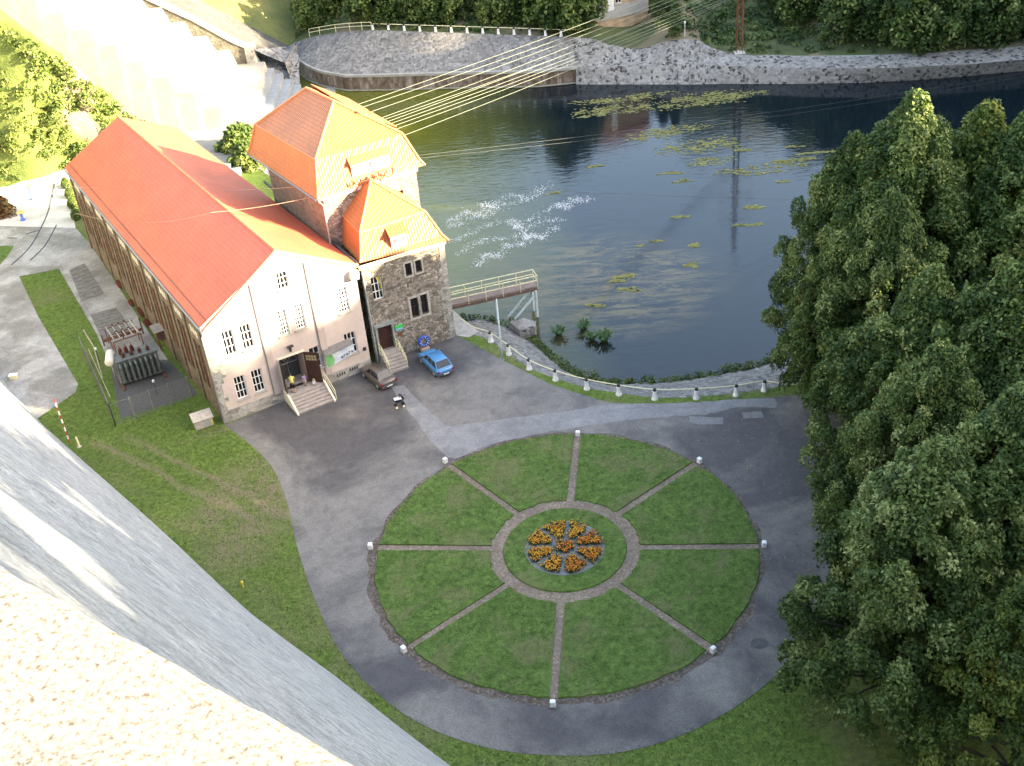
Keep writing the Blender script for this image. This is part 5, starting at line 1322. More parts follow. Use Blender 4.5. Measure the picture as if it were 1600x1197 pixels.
# ================================================================== FAR BANK VEGETATION
far_kinds = [
    tree_proto(41, 11, 4.2, 1.0, 80, 0.42, L_DARK, 'round', 46, 0.26),
    tree_proto(42, 12, 3.6, 1.0, 80, 0.40, L_MID, 'cone', 46, 0.26),
    tree_proto(43, 9, 4.0, 0.4, 80, 0.40, L_LIGHT, 'round', 44, 0.27),
]
shrub = tree_proto(44, 2.6, 1.6, 0.0, 260, 0.28, L_MID, 'round', 20, 0.42)
shrubL = tree_proto(45, 2.6, 1.6, 0.0, 260, 0.28, L_LIGHT, 'round', 20, 0.42)
def far_at(x, y):
    # point on the far terrain seen at this bearing
    for Y in np.arange(140, 260, 0.25):
        p = UY(x, y, Y)
        if Y > np.interp(p[0], tx, ty) + 0.3 and p[2] <= far_z(p[0], p[1]): return p
    return UY(x, y, 190)
ft_ = [(420, 42, 2, .7), (445, 18, 2, .9), (490, 42, 2, .75), (520, 22, 2, .9), (560, 34, 1, .8), (600, 36, 0, .8), (640, 30, 1, .8), (680, 36, 0, .85), (720, 28, 1, .9), (765, 36, 2, .6), (800, 30, 0, .8),
       (872, 46, 0, 1.1), (905, 46, 0, .9), (845, 20, 1, .9), (1035, 30, 1, .6), (1055, 58, 1, .42), (1245, 34, 0, .8), (1300, 66, 1, .9), (1345, 60, 0, .95), (1395, 70, 1, .9), (1440, 78, 0, .95),
       (1490, 72, 1, .9), (1535, 70, 0, 1.0), (1580, 62, 1, 1.0), (1625, 60, 0, 1.0), (1330, 20, 0, 1.1), (1420, 22, 1, 1.2), (1520, 18, 0, 1.2), (1600, 10, 1, 1.2), (1230, 4, 0, .9), (580, 4, 0, 1), (660, 0, 0, 1), (740, -2, 1, 1), (500, -4, 2, 1), (380, 12, 2, .8), (800, -6, 0, 1)]
side = ['left end', 'left', 'middle', 'right', 'far right']
used = {}
for i, (x, y, k_, s_) in enumerate(ft_):
    p = far_at(x, y)
    nb = 'sunlit pale' if k_ == 2 else ('dark' if k_ == 0 else 'mid green')
    where = 'above the far fence' if x < 600 else 'behind the far white posts' if x < 830 else 'beside the far house' if x < 1040 else 'on the far meadow' if x < 1260 else 'at the far top right'
    row_ = 'front' if y > 26 else 'back'
    lb = '%s tree in the %s row %s' % (nb, row_, where); used[lb] = used.get(lb, 0) + 1
    if used[lb] > 1: lb = '%s, %s' % (['', '', 'second from left', 'third from left', 'fourth from left', 'fifth from left', 'sixth from left', 'seventh from left', 'eighth'][used[lb]], lb)
    place_tree(far_kinds[k_], 'far_tree', lb, 'tree', p, R(83 * i), (s_, s_, s_), 'trees across the river')
rng = np.random.default_rng(77)
# ground cover over the far meadow
lm = []
for _ in range(2000):
    x = rng.uniform(-30, 95); d = rng.uniform(0.8, 30); yt = np.interp(x, tx, ty)
    if x > 14 and x < 25 and d < 14: continue
    s_ = rng.uniform(0.3, 0.9) * (0.6 if d < 4 else 1.1)
    lm.append(((x, yt + d, far_z(x, yt + d) + 0.1), (s_ * 1.4, s_ * 1.4, s_ * .8), rng.uniform(0, .9)))
P, N, T = clump_leaves(lm, 40, rng)
o = bpy.data.objects.new('undergrowth', leaf_mesh('undergrowth', P, N, 0.38, T, L_MID, rng)); COL.objects.link(o)
tag(o, 'low weeds and brambles covering the meadow across the river', 'undergrowth', None, 'stuff')
# house on the far bank
hq = far_at(922, 40); hw = thing('far_house', 'tan rendered house at the top edge beyond the river', 'house', V3(hq))
hd = Wall(hq[:2], 22)
m = MB(); hd.face(m, 9.5, 0, lambda a: 9, [(4.2, 5.2, 4.2, 5.6), (6.6, 7.6, 4.4, 5.8), (1.2, 2.2, 4.2, 5.6)], depth=.15)
m.build('front_wall', simple('tan_render', (0.40, 0.27, 0.16), 0.85, 0.25, 1.0), hw)
m = MB(); c0, c1, c2, c3 = hd.p(0, 0), hd.p(9.5, 0), hd.p(9.5, 0, -7), hd.p(0, 0, -7)
m.grid([[c + np.array([0, 0, z]) for c in (c1, c2, c3, c0)] for z in (-2, 9)]); m.build('side_wall', simple('tan_render', (0.4, 0.27, 0.16)), hw)
m = MB(); hd.box(m, -0.05, 9.55, 2.2, 4.0, 0, 0.1); m.build('plinth', SILL, hw)
m = MB(); hd.box(m, 2.9, 3.9, 3.4, 8.5, 0, 0.12); m.build('white_pilaster', WHITE, hw)
for h in ((4.2, 5.2, 4.2, 5.6), (6.6, 7.6, 4.4, 5.8), (1.2, 2.2, 4.2, 5.6)): hd.window(hw, *h, cols=2, rows=2, depth=.1)
m = MB(); m.slab([hd.p(-.5, 8.8, .5), hd.p(10, 8.8, .5), hd.p(10, 12.5, -3.5), hd.p(-.5, 12.5, -3.5)], .2); m.slab([hd.p(-.5, 12.5, -3.5), hd.p(10, 12.5, -3.5), hd.p(10, 8.8, -7.5), hd.p(-.5, 8.8, -7.5)], .2); m.build('roof', TILE, hw)

# bushes near the hall
def bush(x, y, s_, lb, kind=shrub, z=0, name='bush'):
    p = U(x, y, z); place_tree(kind, name, lb, 'bush', p, R(x), (s_, s_, s_ * .9))
bush(376, 246, 1.5, 'sunlit yellowish bush behind the hall roof, left one', shrubL)
bush(393, 243, 1.3, 'sunlit bush against the tall block, right one', shrubL)
bush(388, 262, 1.2, 'low bush between the hall and the tall block', shrubL)
for i, (x, y) in enumerate(((104, 292), (110, 308), (114, 324), (120, 342))):
    bush(x, y, 0.42, ['rearmost', 'second', 'third', 'frontmost'][i] + ' of the small sunlit bushes at the back corner of the hall', shrubL)
bush(4, 336, 0.9, 'reddish bush at the left edge beside the sunlit yard', tree_proto(46, 2.6, 1.6, 0, 260, .26, m_leaf('red_leaf', [(0.08, 0.05, 0.02), (0.18, 0.08, 0.04), (0.25, 0.2, 0.06)]), 'round', 20, .42))

# weeds at the waterline
lm = []
for i in range(len(toe) - 6):
    a, b = toe[i], toe[i + 1]
    for k in range(9):
        if i < 8 and rng.uniform() < .5: continue
        t = rng.uniform(); q = a + (b - a) * t + np.array([rng.normal() * .25, rng.normal() * .35, 0.15]); s_ = rng.uniform(0.12, 0.38)
        lm.append((q, (s_ * 1.4, s_ * 1.2, s_), rng.uniform(.2, 1)))
P, N, T = clump_leaves(lm, 130, rng)
o = bpy.data.objects.new('bank_weeds', leaf_mesh('bank_weeds', P, N, 0.16, T, L_MID, rng)); COL.objects.link(o)
tag(o, 'weeds growing along the near waterline', 'weeds', None, 'stuff')
# fallen leaves and grit on the drive under the trees
n_ = 2600; Pl_ = np.stack([rng.uniform(8, 30, n_), rng.uniform(44, 80, n_), np.full(n_, .032)], 1)
dd = np.hypot(Pl_[:, 0] - RC[0], Pl_[:, 1] - RC[1]); Pl_ = Pl_[(dd > 13.4) & (rng.uniform(0, 1, n_) < np.clip((Pl_[:, 0] - 6) / 16, 0.1, 1))]
N = np.tile([0, 0, 1.], (len(Pl_), 1)) + rng.normal(size=(len(Pl_), 3)) * .2; N /= np.linalg.norm(N, axis=1)[:, None]
o = bpy.data.objects.new('fallen_leaves', leaf_mesh('fallen_leaves', Pl_, N, 0.09, rng.uniform(0, 1, len(Pl_)), m_leaf('dry_leaf', [(0.08, 0.045, 0.02), (0.2, 0.13, 0.05), (0.3, 0.25, 0.12)]), rng)); COL.objects.link(o)
tag(o, 'fallen leaves scattered on the asphalt under the trees', 'fallen leaves', None, 'stuff')
# reeds standing in the water
for i, (x, y, s_) in enumerate(((873, 523, 1.0), (912, 515, 1.0), (925, 531, 0.8), (944, 533, 1.15))):
    p = U(x, y, WATER_Z); t = thing('water_plant', ['single leafy water plant nearest the gangway', 'paler back plant of the cluster in the water', 'small front plant of the cluster in the water', 'largest dark plant of the cluster in the water'][i], 'water plant', p, 0, 'leafy plants standing in the river')
    b = LB(); n_ = 90
    for k in range(n_):
        a = rng.uniform(0, 2 * pi); l = rng.uniform(.5, 1.15) * s_; r0 = rng.uniform(0, .25) * s_; wv = np.array([-sin(a), cos(a), 0]) * 0.05
        q0 = np.array([cos(a) * r0, sin(a) * r0, 0]); q1 = q0 + np.array([cos(a) * l * .45, sin(a) * l * .45, l * .75]); q2 = q1 + np.array([cos(a) * l * .4, sin(a) * l * .4, -l * .1])
        b.add([q0 - wv, q0 + wv, q1 + wv, q1 - wv, q2], [(0, 1, 2, 3), (3, 2, 4)])
    b.build('leaves', simple('water_plant_green', (0.035, 0.085, 0.015), 0.5, 0.4, 8), t)
# floating weed mats
def m_mat():
    k = NT('floating_weed'); co = k.pos(); f = k.noise(co, 2.2, 6, .75); k.col(k.ramp(f, [(.3, (0.10, 0.10, 0.02)), (.55, (0.20, 0.185, 0.05)), (.75, (0.27, 0.24, 0.10))])); k.rough(.8); k.bump(f, .05); return k.m
MATM = m_mat()
mats_ = [(805, 457, 1.9, .9, 'under the gangway railing'), (971, 434, 1.6, .75, 'in the middle of the open water, lobed'), (986, 453, 1.2, .5, 'pale, just below the lobed one'), (932, 476, .9, .5, 'between the gangway and the lobed one'),
         (1059, 339, 1.1, .5, 'oval, upper middle'), (1158, 353, 2.0, .5, 'long and narrow, towards the trees'), (1083, 383, .8, .5, 'small triangular one'), (1082, 414, 1.1, .5, 'feathery one below the triangular one'),
         (1024, 377, .6, .25, 'tiny one left of the triangular one'), (1000, 384, .5, .25, 'tiny one near the brown weed bed'), (1043, 271, 1.6, .45, 'small one below the big brown raft'), (1067, 283, 1.4, .4, 'small oval one below the big brown raft'),
         (1123, 253, 3.4, 1.3, 'bright yellow, right of the pylon reflection'), (1193, 264, 4.4, 1.2, 'largest bright yellow raft near the trees'), (1230, 252, 2.4, 1.0, 'yellow one touching the largest raft'), (1150, 267, 3.0, .8, 'thin one left of the largest raft'),
         (1175, 324, 1.6, .5, 'faint one above the long narrow one'), (1224, 284, 1.0, .4, 'tiny yellow one near the tree edge'), (1262, 247, 1.4, .5, 'small one beside the tree tops'), (1160, 234, 1.2, .4, 'small one behind the largest raft'), (1240, 229, 1.3, .4, 'thin one farther back by the trees'),
         (1075, 228, 5.2, 2.2, 'broad brownish raft in the upper middle'), (1035, 212, 4.0, 1.6, 'pale torn raft left of the brownish one'), (1045, 205, 5.0, 1.8, 'torn raft farther back in the upper middle'), (930, 260, 1.2, .4, 'small one near the foam'), (872, 300, 1.2, .35, 'thin one in the foam'),
         (1000, 168, 7.5, 2.4, 'long yellow green raft near the far bank'), (955, 175, 4.5, 1.0, 'narrow raft at the left near the far bank'), (1090, 155, 5.5, 2.2, 'dull raft near the far bank, right part'), (940, 158, 4, 1.0, 'dull narrow raft close under the far wall'), (1010, 152, 6, 1.6, 'dull green raft close under the far bank'), (1150, 150, 4, 1.3, 'speckled raft under the pylon'), (1280, 238, 2.4, .4, 'thin line of weed at the dark reflection')]
for i, (x, y, rx, ry, lb) in enumerate(mats_):
    c = U(x, y, WATER_Z + 0.015); b = MB(); r2 = np.random.default_rng(100 + i)
    # torn mat: many small floating scraps, thick where a lobe is, open between
    n_ = int(rx * ry * (150 if rx < 3 else 55)) + 30; lob = r2.normal(size=(5, 2)) * [rx * .42, ry * .42]; lr = r2.uniform(.22, .5, 5) * np.sqrt(rx * ry); cnt = 0
    for k in range(n_ * 3):
        x_, y_ = r2.uniform(-1.15, 1.15) * rx, r2.uniform(-1.15, 1.15) * ry
        d = min((((x_ - l[0]) / (rx / ry) ** .5) ** 2 + ((y_ - l[1]) * (rx / ry) ** .5) ** 2) ** .5 / q for l, q in zip(lob, lr))
        d += .25 * sin(x_ * 3.1 + i) * cos(y_ * 6.7 + i)
        if d > 1 + (.35 if rx < 3 else .6) * r2.normal(): continue
        if rx > 3 and sin(x_ * 2.3 + 2 * i + 1.5 * sin(y_ * 4)) * cos(y_ * 5.1 + x_ * .8) < -.15: continue
        f = r2.uniform(.05, .15) * (1.2 if rx > 3 else 1.0) * (1.25 - .4 * min(1, d)); ph = r2.uniform(0, 6)
        b.poly([(c[0] + x_ + f * 1.5 * cos(ph + k2 * 1.257) * r2.uniform(.7, 1.2), c[1] + y_ + f * sin(ph + k2 * 1.257), c[2] + (k % 9) * .002) for k2 in range(5)]); cnt += 1
        if cnt > n_: break
    o = b.build('weed_raft', MATM); tag(o, 'floating weed raft, ' + lb, 'water weed', 'rafts of weed floating on the river', 'stuff' if rx > 3 else None)
# foam where the tailrace boils up
rng = np.random.default_rng(55); n_ = 3200
bands = [((700, 352), (860, 292)), ((705, 372), (900, 318)), ((720, 392), (880, 340)), ((750, 320), (850, 300)), ((810, 378), (870, 360)), ((700, 340), (780, 330)), ((868, 325), (920, 308)), ((800, 345), (830, 372)), ((745, 410), (800, 385))]
Pf_ = []
for k in range(n_):
    a, b = bands[rng.integers(0, len(bands))]; t = rng.uniform() ** 1.2
    x = a[0] + (b[0] - a[0]) * t + rng.normal() * 5; y = a[1] + (b[1] - a[1]) * t + rng.normal() * 2.2 + 5 * sin(t * 11 + a[1])
    Pf_.append(U(x, y, WATER_Z + 0.02 + rng.uniform(0, .02)))
Pf_ = np.array(Pf_); N = np.tile([0, 0, 1.], (n_, 1)) + rng.normal(size=(n_, 3)) * .12; N /= np.linalg.norm(N, axis=1)[:, None]
o = bpy.data.objects.new('foam', leaf_mesh('foam', Pf_, N, 0.075, rng.uniform(0, 1, n_), simple('white_foam', (0.7, 0.7, 0.68), .6, .1), rng, 2.2)); COL.objects.link(o)
tag(o, 'white foam streaks where water boils up beside the buildings', 'foam', None, 'stuff')

# ================================================================== VEHICLES
def car(name, label, loc, rz, body, L, W_, H_, hatch):
    t = thing(name, label, 'car', loc, rz)
    # x forward; side profile stations: x, sill z, belt z, half width
    st = [(-L / 2, .38, .62, .70), (-L / 2 + .06, .28, .80, .78), (-L / 2 + .35, .22, .88, .82), (-L * .2, .2, .90, .84), (L * .12, .2, .90, .84), (L * .27, .22, .84, .83), (L * .40, .24, .76, .80), (L / 2 - .08, .28, .64, .74), (L / 2, .36, .55, .66)]
    k = W_ / 1.68; m = LB(); rows = []
    for x, z0, z1, hw_ in st:
        h = hw_ * k; r = []
        for yy, zz in ((-h * .9, z0), (-h, z0 + .12), (-h, z0 + (z1 - z0) * .55), (-h * .96, z1 - .05), (-h * .86, z1), (0, z1 + .03), (h * .86, z1), (h * .96, z1 - .05), (h, z0 + (z1 - z0) * .55), (h, z0 + .12), (h * .9, z0)):
            r.append((x, yy, zz))
        rows.append(r)
    m.grid(rows, flip=True); m.poly(rows[0]); m.poly(rows[-1][::-1]); m.grid([[r[0] for r in rows], [r[-1] for r in rows]])
    m.build('body', body, t, True)
    # cabin: pillars and roof in body colour, glass between
    xa, xb, xc, xd = (L * .20, L * .05, -L * .32, -L * .45) if hatch else (L * .19, L * .045, -L * .26, -L * .36)
    zb, zr = .88, H_; hb, hr2 = .80 * k, .60 * k
    B = [(xa, -hb * .94, zb), (xa, hb * .94, zb), (xd, hb * .9, zb), (xd, -hb * .9, zb)]; Tt = [(xb, -hr2, zr - .03), (xb, hr2, zr - .03), (xc, hr2 * .96, zr - .04), (xc, -hr2 * .96, zr - .04)]
    m = LB(); r1 = [(x * 1.0, y * .9, zr - .004) for x, y, z in Tt]
    m.add(Tt + [(x * .93 - .01, y * .82, zr + .035) for x, y, z in Tt], [(4, 5, 6, 7), (0, 1, 5, 4), (1, 2, 6, 5), (2, 3, 7, 6), (3, 0, 4, 7)])
    rf = m.build('roof', body, t, True)
    m = LB(); m.add(B + Tt, [(0, 1, 5, 4), (1, 2, 6, 5), (2, 3, 7, 6), (3, 0, 4, 7)]); m.build('windows', CARGL, t)
    m = LB()
    for i in range(4): m.tube([B[i], Tt[i]], .045, 5)
    for s in (-1, 1):
        for fx in (.02, -.17):
            xb_, xt_ = L * fx - .12, L * fx - .16
            m.tube([(xb_, s * hb * .93, zb), (xt_, s * hr2, zr - .03)], .03, 4)
        m.tube([(xa, s * hb * .94, zb), (xd, s * hb * .9, zb)], .035, 4); m.tube([(xb, s * hr2, zr - .03), (xc, s * hr2 * .96, zr - .03)], .04, 4)
    m.tube([B[2], B[3]], .045, 4); m.tube([Tt[2], Tt[3]], .045, 4); m.tube([Tt[0], Tt[1]], .04, 4)
    m.build('pillars', body, t)
    m = LB(); m.bx(-L / 2 - .07, -L / 2 + .12, -.78 * k, .78 * k, .32, .52); m.build('bumper', BUMP, t, bevel=.03)
    m = LB(); m.bx(L / 2 - .12, L / 2 + .05, -.70 * k, .70 * k, .30, .46); m.build('bumper', BUMP, t, bevel=.03)
    for s in (-1, 1):
        m = LB(); m.bx(-L / 2 - .012, -L / 2 + .1, s * .70 * k - .13, s * .70 * k + .11, .56, .74); m.build('tail_light', simple('tail_red', (0.22, 0.012, 0.012), .3, .1), t)
        m = LB(); m.bx(L / 2 - .1, L / 2 + .015, s * .55 * k - .13, s * .55 * k + .13, .47, .58); m.build('headlight', simple('lamp_glass', (0.5, 0.5, 0.48), .2, .1), t)
        m = LB(); m.tube([(xa - .1, s * hb, zb + .05), (xa - .1, s * (hb + .16), zb + .1)], .02, 4); m.bx(xa - .16, xa - .04, s * (hb + .14) - .1, s * (hb + .14) + .1, zb + .03, zb + .17); m.build('wing_mirror', BUMP, t)
        m = LB(); m.bx(-L * .40, L * .34, s * .84 * k - .015, s * .84 * k + .015, .46, .54); m.build('side_strip', BUMP, t)
        for x in (-L * .31, L * .30):
            m = LB(); m.lathe((x, s * .72 * k - (.0 if s > 0 else .0), .29), [(.29, -.10), (.29, .10)], 16, 0, (0, 1, 0)); w_ = m.build('wheel', BLACK, t)
            m = LB(); m.lathe((x, s * (.72 * k + .105), .29), [(.17, -.01), (.17, .01)], 12, 0, (0, 1, 0)); m.build('hub_cap', simple('hub_grey', (0.38, 0.37, 0.33), .4, .1), w_)
    m = LB(); m.bx(-L / 2 - .085, -L / 2 - .07, -.25, .25, .36, .47); m.build('number_plate', WHITE, t)
    return t
def m_car(name, c):
    k = NT(name); k.b.inputs['Base Color'].default_value = (*c, 1); k.rough(.35); k.b.inputs['Coat Weight'].default_value = .5; k.b.inputs['Coat Roughness'].default_value = .1
    co = k.pos(); f = k.noise(co, 8, 4); k.col(k.ramp(f, [(.3, tuple(x * .85 for x in c)), (.7, tuple(x * 1.1 for x in c))])); return k.m
CARGL = m_glass('car_glass', (0.02, 0.02, 0.025)); BUMP = simple('bumper_grey', (0.07, 0.07, 0.075), .6, .2)
def car_pose(rl, rr, fl, L):
    a, b, c = U(*rl), U(*rr), U(*fl); mid = (a + b) / 2; d = c - a; d[2] = 0
    ang = math.atan2(d[1], d[0]); f = np.array([cos(ang), sin(ang), 0])
    return mid + f * L / 2, ang
c1, a1_ = car_pose((601, 612), (618, 604), (571, 588), 3.75)
car('parked_car', 'grey brown hatchback parked nose in beside the entrance steps', c1, a1_, m_car('brown_grey_paint', (0.085, 0.068, 0.058)), 3.8, 1.58, 1.38, False)
c2, a2_ = car_pose((683, 594), (712, 584), (660, 576), 4.0)
c2 = (U(683, 594) + U(712, 584)) / 2; dirc = np.array([cos(R(117)), sin(R(117)), 0]); c2 = c2 + dirc * 1.95
car('parked_car', 'bright sky blue hatchback parked in front of the stone annex', c2, R(117), m_car('sky_blue_paint', (0.045, 0.22, 0.45)), 4.0, 1.66, 1.40, True)

# pram
pm = thing('pram', 'dark pram with a white cover standing alone on the asphalt', 'pram', V3(U(625, 636)), R(15))
m = LB(); rows = []
for x, w_, z0 in ((-.45, .12, .72), (-.3, .2, .6), (0, .22, .56), (.3, .2, .6), (.42, .12, .72)): rows.append([(x, -w_, .85), (x, -w_ * .8, z0), (x, w_ * .8, z0), (x, w_, .85)])
m.grid(rows); m.poly(rows[0]); m.poly(rows[-1][::-1]); m.build('basket', simple('navy_cloth', (0.02, 0.02, 0.05), .8, .2), pm, True)
m = LB(); m.slab([(-.4, -.2, .88), (.22, -.22, .9), (.22, .22, .9), (-.4, .2, .88)], .05); m.build('cover', WHITE, pm, bevel=.02)
m = LB(); m.grid([[(.12 + .3 * sin(a) * .9, y, .86 + .28 * cos(a)) for y in (-.22, 0, .22)] for a in np.linspace(-.4, 1.6, 6)]); m.build('hood', simple('navy_cloth', (0.02, 0.02, 0.05)), pm, True)
m = LB(); m.tube([(-.3, -.2, .2), (.25, -.2, .62)], .015, 5); m.tube([(.3, -.2, .2), (-.25, -.2, .62)], .015, 5); m.tube([(-.3, .2, .2), (.25, .2, .62)], .015, 5); m.tube([(.3, .2, .2), (-.25, .2, .62)], .015, 5); m.tube([(.35, -.2, .75), (.62, -.2, 1.0), (.62, .2, 1.0), (.35, .2, .75)], .018, 5); m.build('frame', DARKM, pm)
for x in (-.3, .3):
    for y in (-.22, .22):
        m = LB(); m.lathe((x, y, .16), [(.16, -.02), (.16, .02)], 14, 0, (0, 1, 0)); w_ = m.build('wheel', BLACK, pm)
        m = LB(); m.lathe((x, y + (-.025 if y < 0 else .025), .16), [(.115, -.004), (.115, .004)], 12, 0, (0, 1, 0)); m.build('hub', simple('cream_hub', (0.55, 0.5, 0.4), .5, .1), w_)
# blue ring on a pedestal (old valve wheel set up as a monument)
rp_ = U(664, 548); mo = thing('ring_monument', 'blue painted iron ring on a small stone block by the annex wall', 'monument', V3(rp_), R(AD))
m = LB(); m.bx(-.38, .38, -.3, .3, -.1, .42); m.build('pedestal', simple('tan_block', (0.36, 0.27, 0.2), .8, .2), mo, bevel=.04)
m = LB(); cc = (0, -.05, 1.0); n_ = 20; rws = []
for k in range(n_ + 1):
    a = 2 * pi * k / n_; rws.append([(cos(a) * (.42 + .17 * cos(b)), -.05 + .17 * sin(b), 1.02 + sin(a) * (.42 + .17 * cos(b))) for b in np.linspace(0, 2 * pi, 9)])
m.grid(rws); m.build('ring', simple('cobalt_paint', (0.02, 0.06, 0.28), .35, .25, 5), mo, True)
m = LB()
for k in range(10):
    a = 2 * pi * k / 10; m.tube([(cos(a) * .26, -.22, 1.02 + sin(a) * .26), (cos(a) * .46, -.26, 1.02 + sin(a) * .46)], .03, 4)
m.build('vane', simple('pale_blue_vane', (0.35, 0.45, 0.6), .4, .1), mo)

# ================================================================== TRANSFORMER YARD
tc = U(214, 592); TR = thing('transformer', 'big grey oil transformer with a row of ribbed radiators', 'transformer', (tc[0] + .3, tc[1] + .5, 0), R(24))
m = LB(); m.bx(-1.75, 1.75, -.7, .75, .35, 2.3); m.bx(-1.9, 1.9, -.85, .9, .15, .36); m.bx(-1.85, 1.85, -.8, .85, 2.3, 2.42); m.build('tank', GREYGREEN, TR, bevel=.04)
for i in range(8):
    x = -1.55 + i * .44; m = LB()
    for j in range(3): m.bx(x - .10, x + .10, -.80 - .22 * j - .15, -.80 - .22 * j - .03, .5, 2.15)
    m.tube([(x, -.7, 2.1), (x, -1.1, 2.2), (x, -1.42, 2.05)], .08, 6); m.build('radiator', GREYGREEN, TR, bevel=.02)
for i, x in enumerate((-1.0, -.3, .4, 1.1)):
    m = LB(); m.lathe((x, -.25, 2.42), [(.12, 0), (.17, .06), (.1, .12), (.17, .2), (.1, .27), (.15, .34), (.05, .42), (.03, .6)], 10); m.build('bushing', simple('brown_porcelain', (0.09, 0.025, 0.015)), TR, True)
for i, x in enumerate((-1.1, -.6, -.1)):
    m = LB(); m.lathe((x, .4, 2.42), [(.14, 0), (.2, .08), (.12, .16), (.2, .26), (.12, .34), (.18, .44), (.06, .6), (.03, .9)], 10); m.build('bushing', simple('brown_porcelain', (0.09, 0.025, 0.015)), TR, True)
m = LB(); m.lathe((-2.1, .1, 2.55), [(.3, -.9), (.36, -.85), (.36, .85), (.3, .9)], 14, 0, (0.25, 1, 0)); m.tube([(-2.1, 0, 2.3), (-1.6, 0, 2.4)], .05, 5); m.tube([(-2.1, 0.6, 2.3), (-2.1, 0.6, 0.3)], .05, 5); m.build('conservator', CREAM, TR, True)
m = LB()
for x in (-1.8, 1.8): m.bx(x - .1, x + .1, -1.7, 1.2, -.02, .16)
m.build('skid', RUST, TR)
# pipe rack and bus bars behind the transformer
ra_ = U(196, 536); bb = thing('busbar_rack', 'rack of parallel pale bus bars leading from the transformer to the yard beam', 'electrical rack', (ra_[0], ra_[1], 0), R(118))
m = LB()
for i, y in enumerate((-1.1, -.55, 0, .55, 1.1)): m.tube([(-2.0, y, 1.7), (1.2, y, 1.5)], .05 if i else .09, 6)
m.build('bus_bar', simple('bar_grey', (0.34, 0.32, 0.28), .6, .2), bb)
m = LB()
for x in (-1.9, -.4, 1.0):
    m.tube([(x, -1.25, 0), (x, -1.25, 1.5)], .05, 5); m.tube([(x, 1.25, 0), (x, 1.25, 1.5)], .05, 5); m.tube([(x, -1.25, 1.48), (x, 1.25, 1.48)], .05, 5)
m.build('support_frame', RUST, bb)
for x in (-.4, 1.0):
    for y in (-.55, 0, .55):
        m = LB(); m.lathe((x, y, 1.55), [(.05, 0), (.1, .05), (.06, .1), (.1, .15), (.05, .2)], 8); m.build('insulator', simple('brown_porcelain', (0.09, 0.025, 0.015)), bb)
# steel beam across the yard
b0, b1 = U(161, 533, .5), U(222, 514, .5)
m = MB(); m.tube([b0, b1], .14, 6); m.tube([b0 + [0, 0, -.5], b0 + [0, 0, .6]], .07, 5); m.tube([b1 + [0, 0, -.5], b1 + [0, 0, 1.2]], .07, 5); q = (b0 + b1) / 2; m.tube([q + [0, 0, -.5], q + [0, 0, .9]], .07, 5)
o = m.build('yard_beam', RUST); tag(o, 'rusty beam barrier between the slab yard and the transformer', 'beam')
# fence around the transformer
fc = [U(133, 556), U(181, 665), U(300, 622)]
fe = thing('wire_fence', 'tall wire mesh fence with grey posts round the transformer', 'fence', V3(fc[1]))
def panel(a, b, posts, hgt=2.1):
    a, b = np.array(a), np.array(b)
    for i in range(posts + 1):
        p = a + (b - a) * i / posts; m = MB(); m.tube([p, p + [0, 0, hgt + .1]], .055, 5); m.build('post', simple('weathered_post', (0.20, 0.19, 0.165), .8, .3), fe)
    m = MB(); L_ = np.linalg.norm(b - a); n_ = int(L_ / .22)
    for i in range(n_): p = a + (b - a) * i / n_; q = a + (b - a) * min(1, (i + 9) / n_); m.tube([p + [0, 0, .1], q + [0, 0, .1 + (hgt - .1) * min(1, (n_ - i) / 9)]], .009, 3, cap=False); m.tube([q + [0, 0, .1], p + [0, 0, .1 + (hgt - .1) * min(1, (n_ - i) / 9)]], .009, 3, cap=False)
    for z in (.1, hgt): m.tube([a + [0, 0, z], b + [0, 0, z]], .02, 4)
    m.build('wire_mesh', simple('wire_grey', (0.12, 0.12, 0.11), .6, .2), fe)
panel(fc[0], fc[1], 4); panel(fc[1], fc[2], 4)
gt = thing('gate_rails', 'pair of pale wooden gate rails leaning by the fence', 'gate', V3(U(165, 560)))
m = MB(); m.tube([U(130, 515, 1.5), U(146, 541, 1.5)], .06, 5); m.tube([U(146, 541, 1.5), U(160, 590, 1.2)], .045, 5); m.tube([U(138, 545, .9), U(172, 620, .6)], .045, 5); m.build('rail', simple('tan_rail', (0.34, 0.28, 0.18), .8, .2), gt)
for i, q in enumerate(((156, 566), (246, 617))):
    o = thing('yard_lamp', ['small white lamp on a post at the fence', 'small white lamp on a post in front of the radiators'][i], 'lamp', V3(U(*q)), 0, 'small lamps in the transformer yard')
    m = LB(); m.tube([(0, 0, 0), (0, 0, 1.3)], .03, 5); m.build('post', DARKM, o); m = LB(); m.lathe((0, 0, 1.3), [(.05, 0), (.12, .04), (.12, .2), (.04, .26)], 8); m.build('lamp_head', WHITE, o)
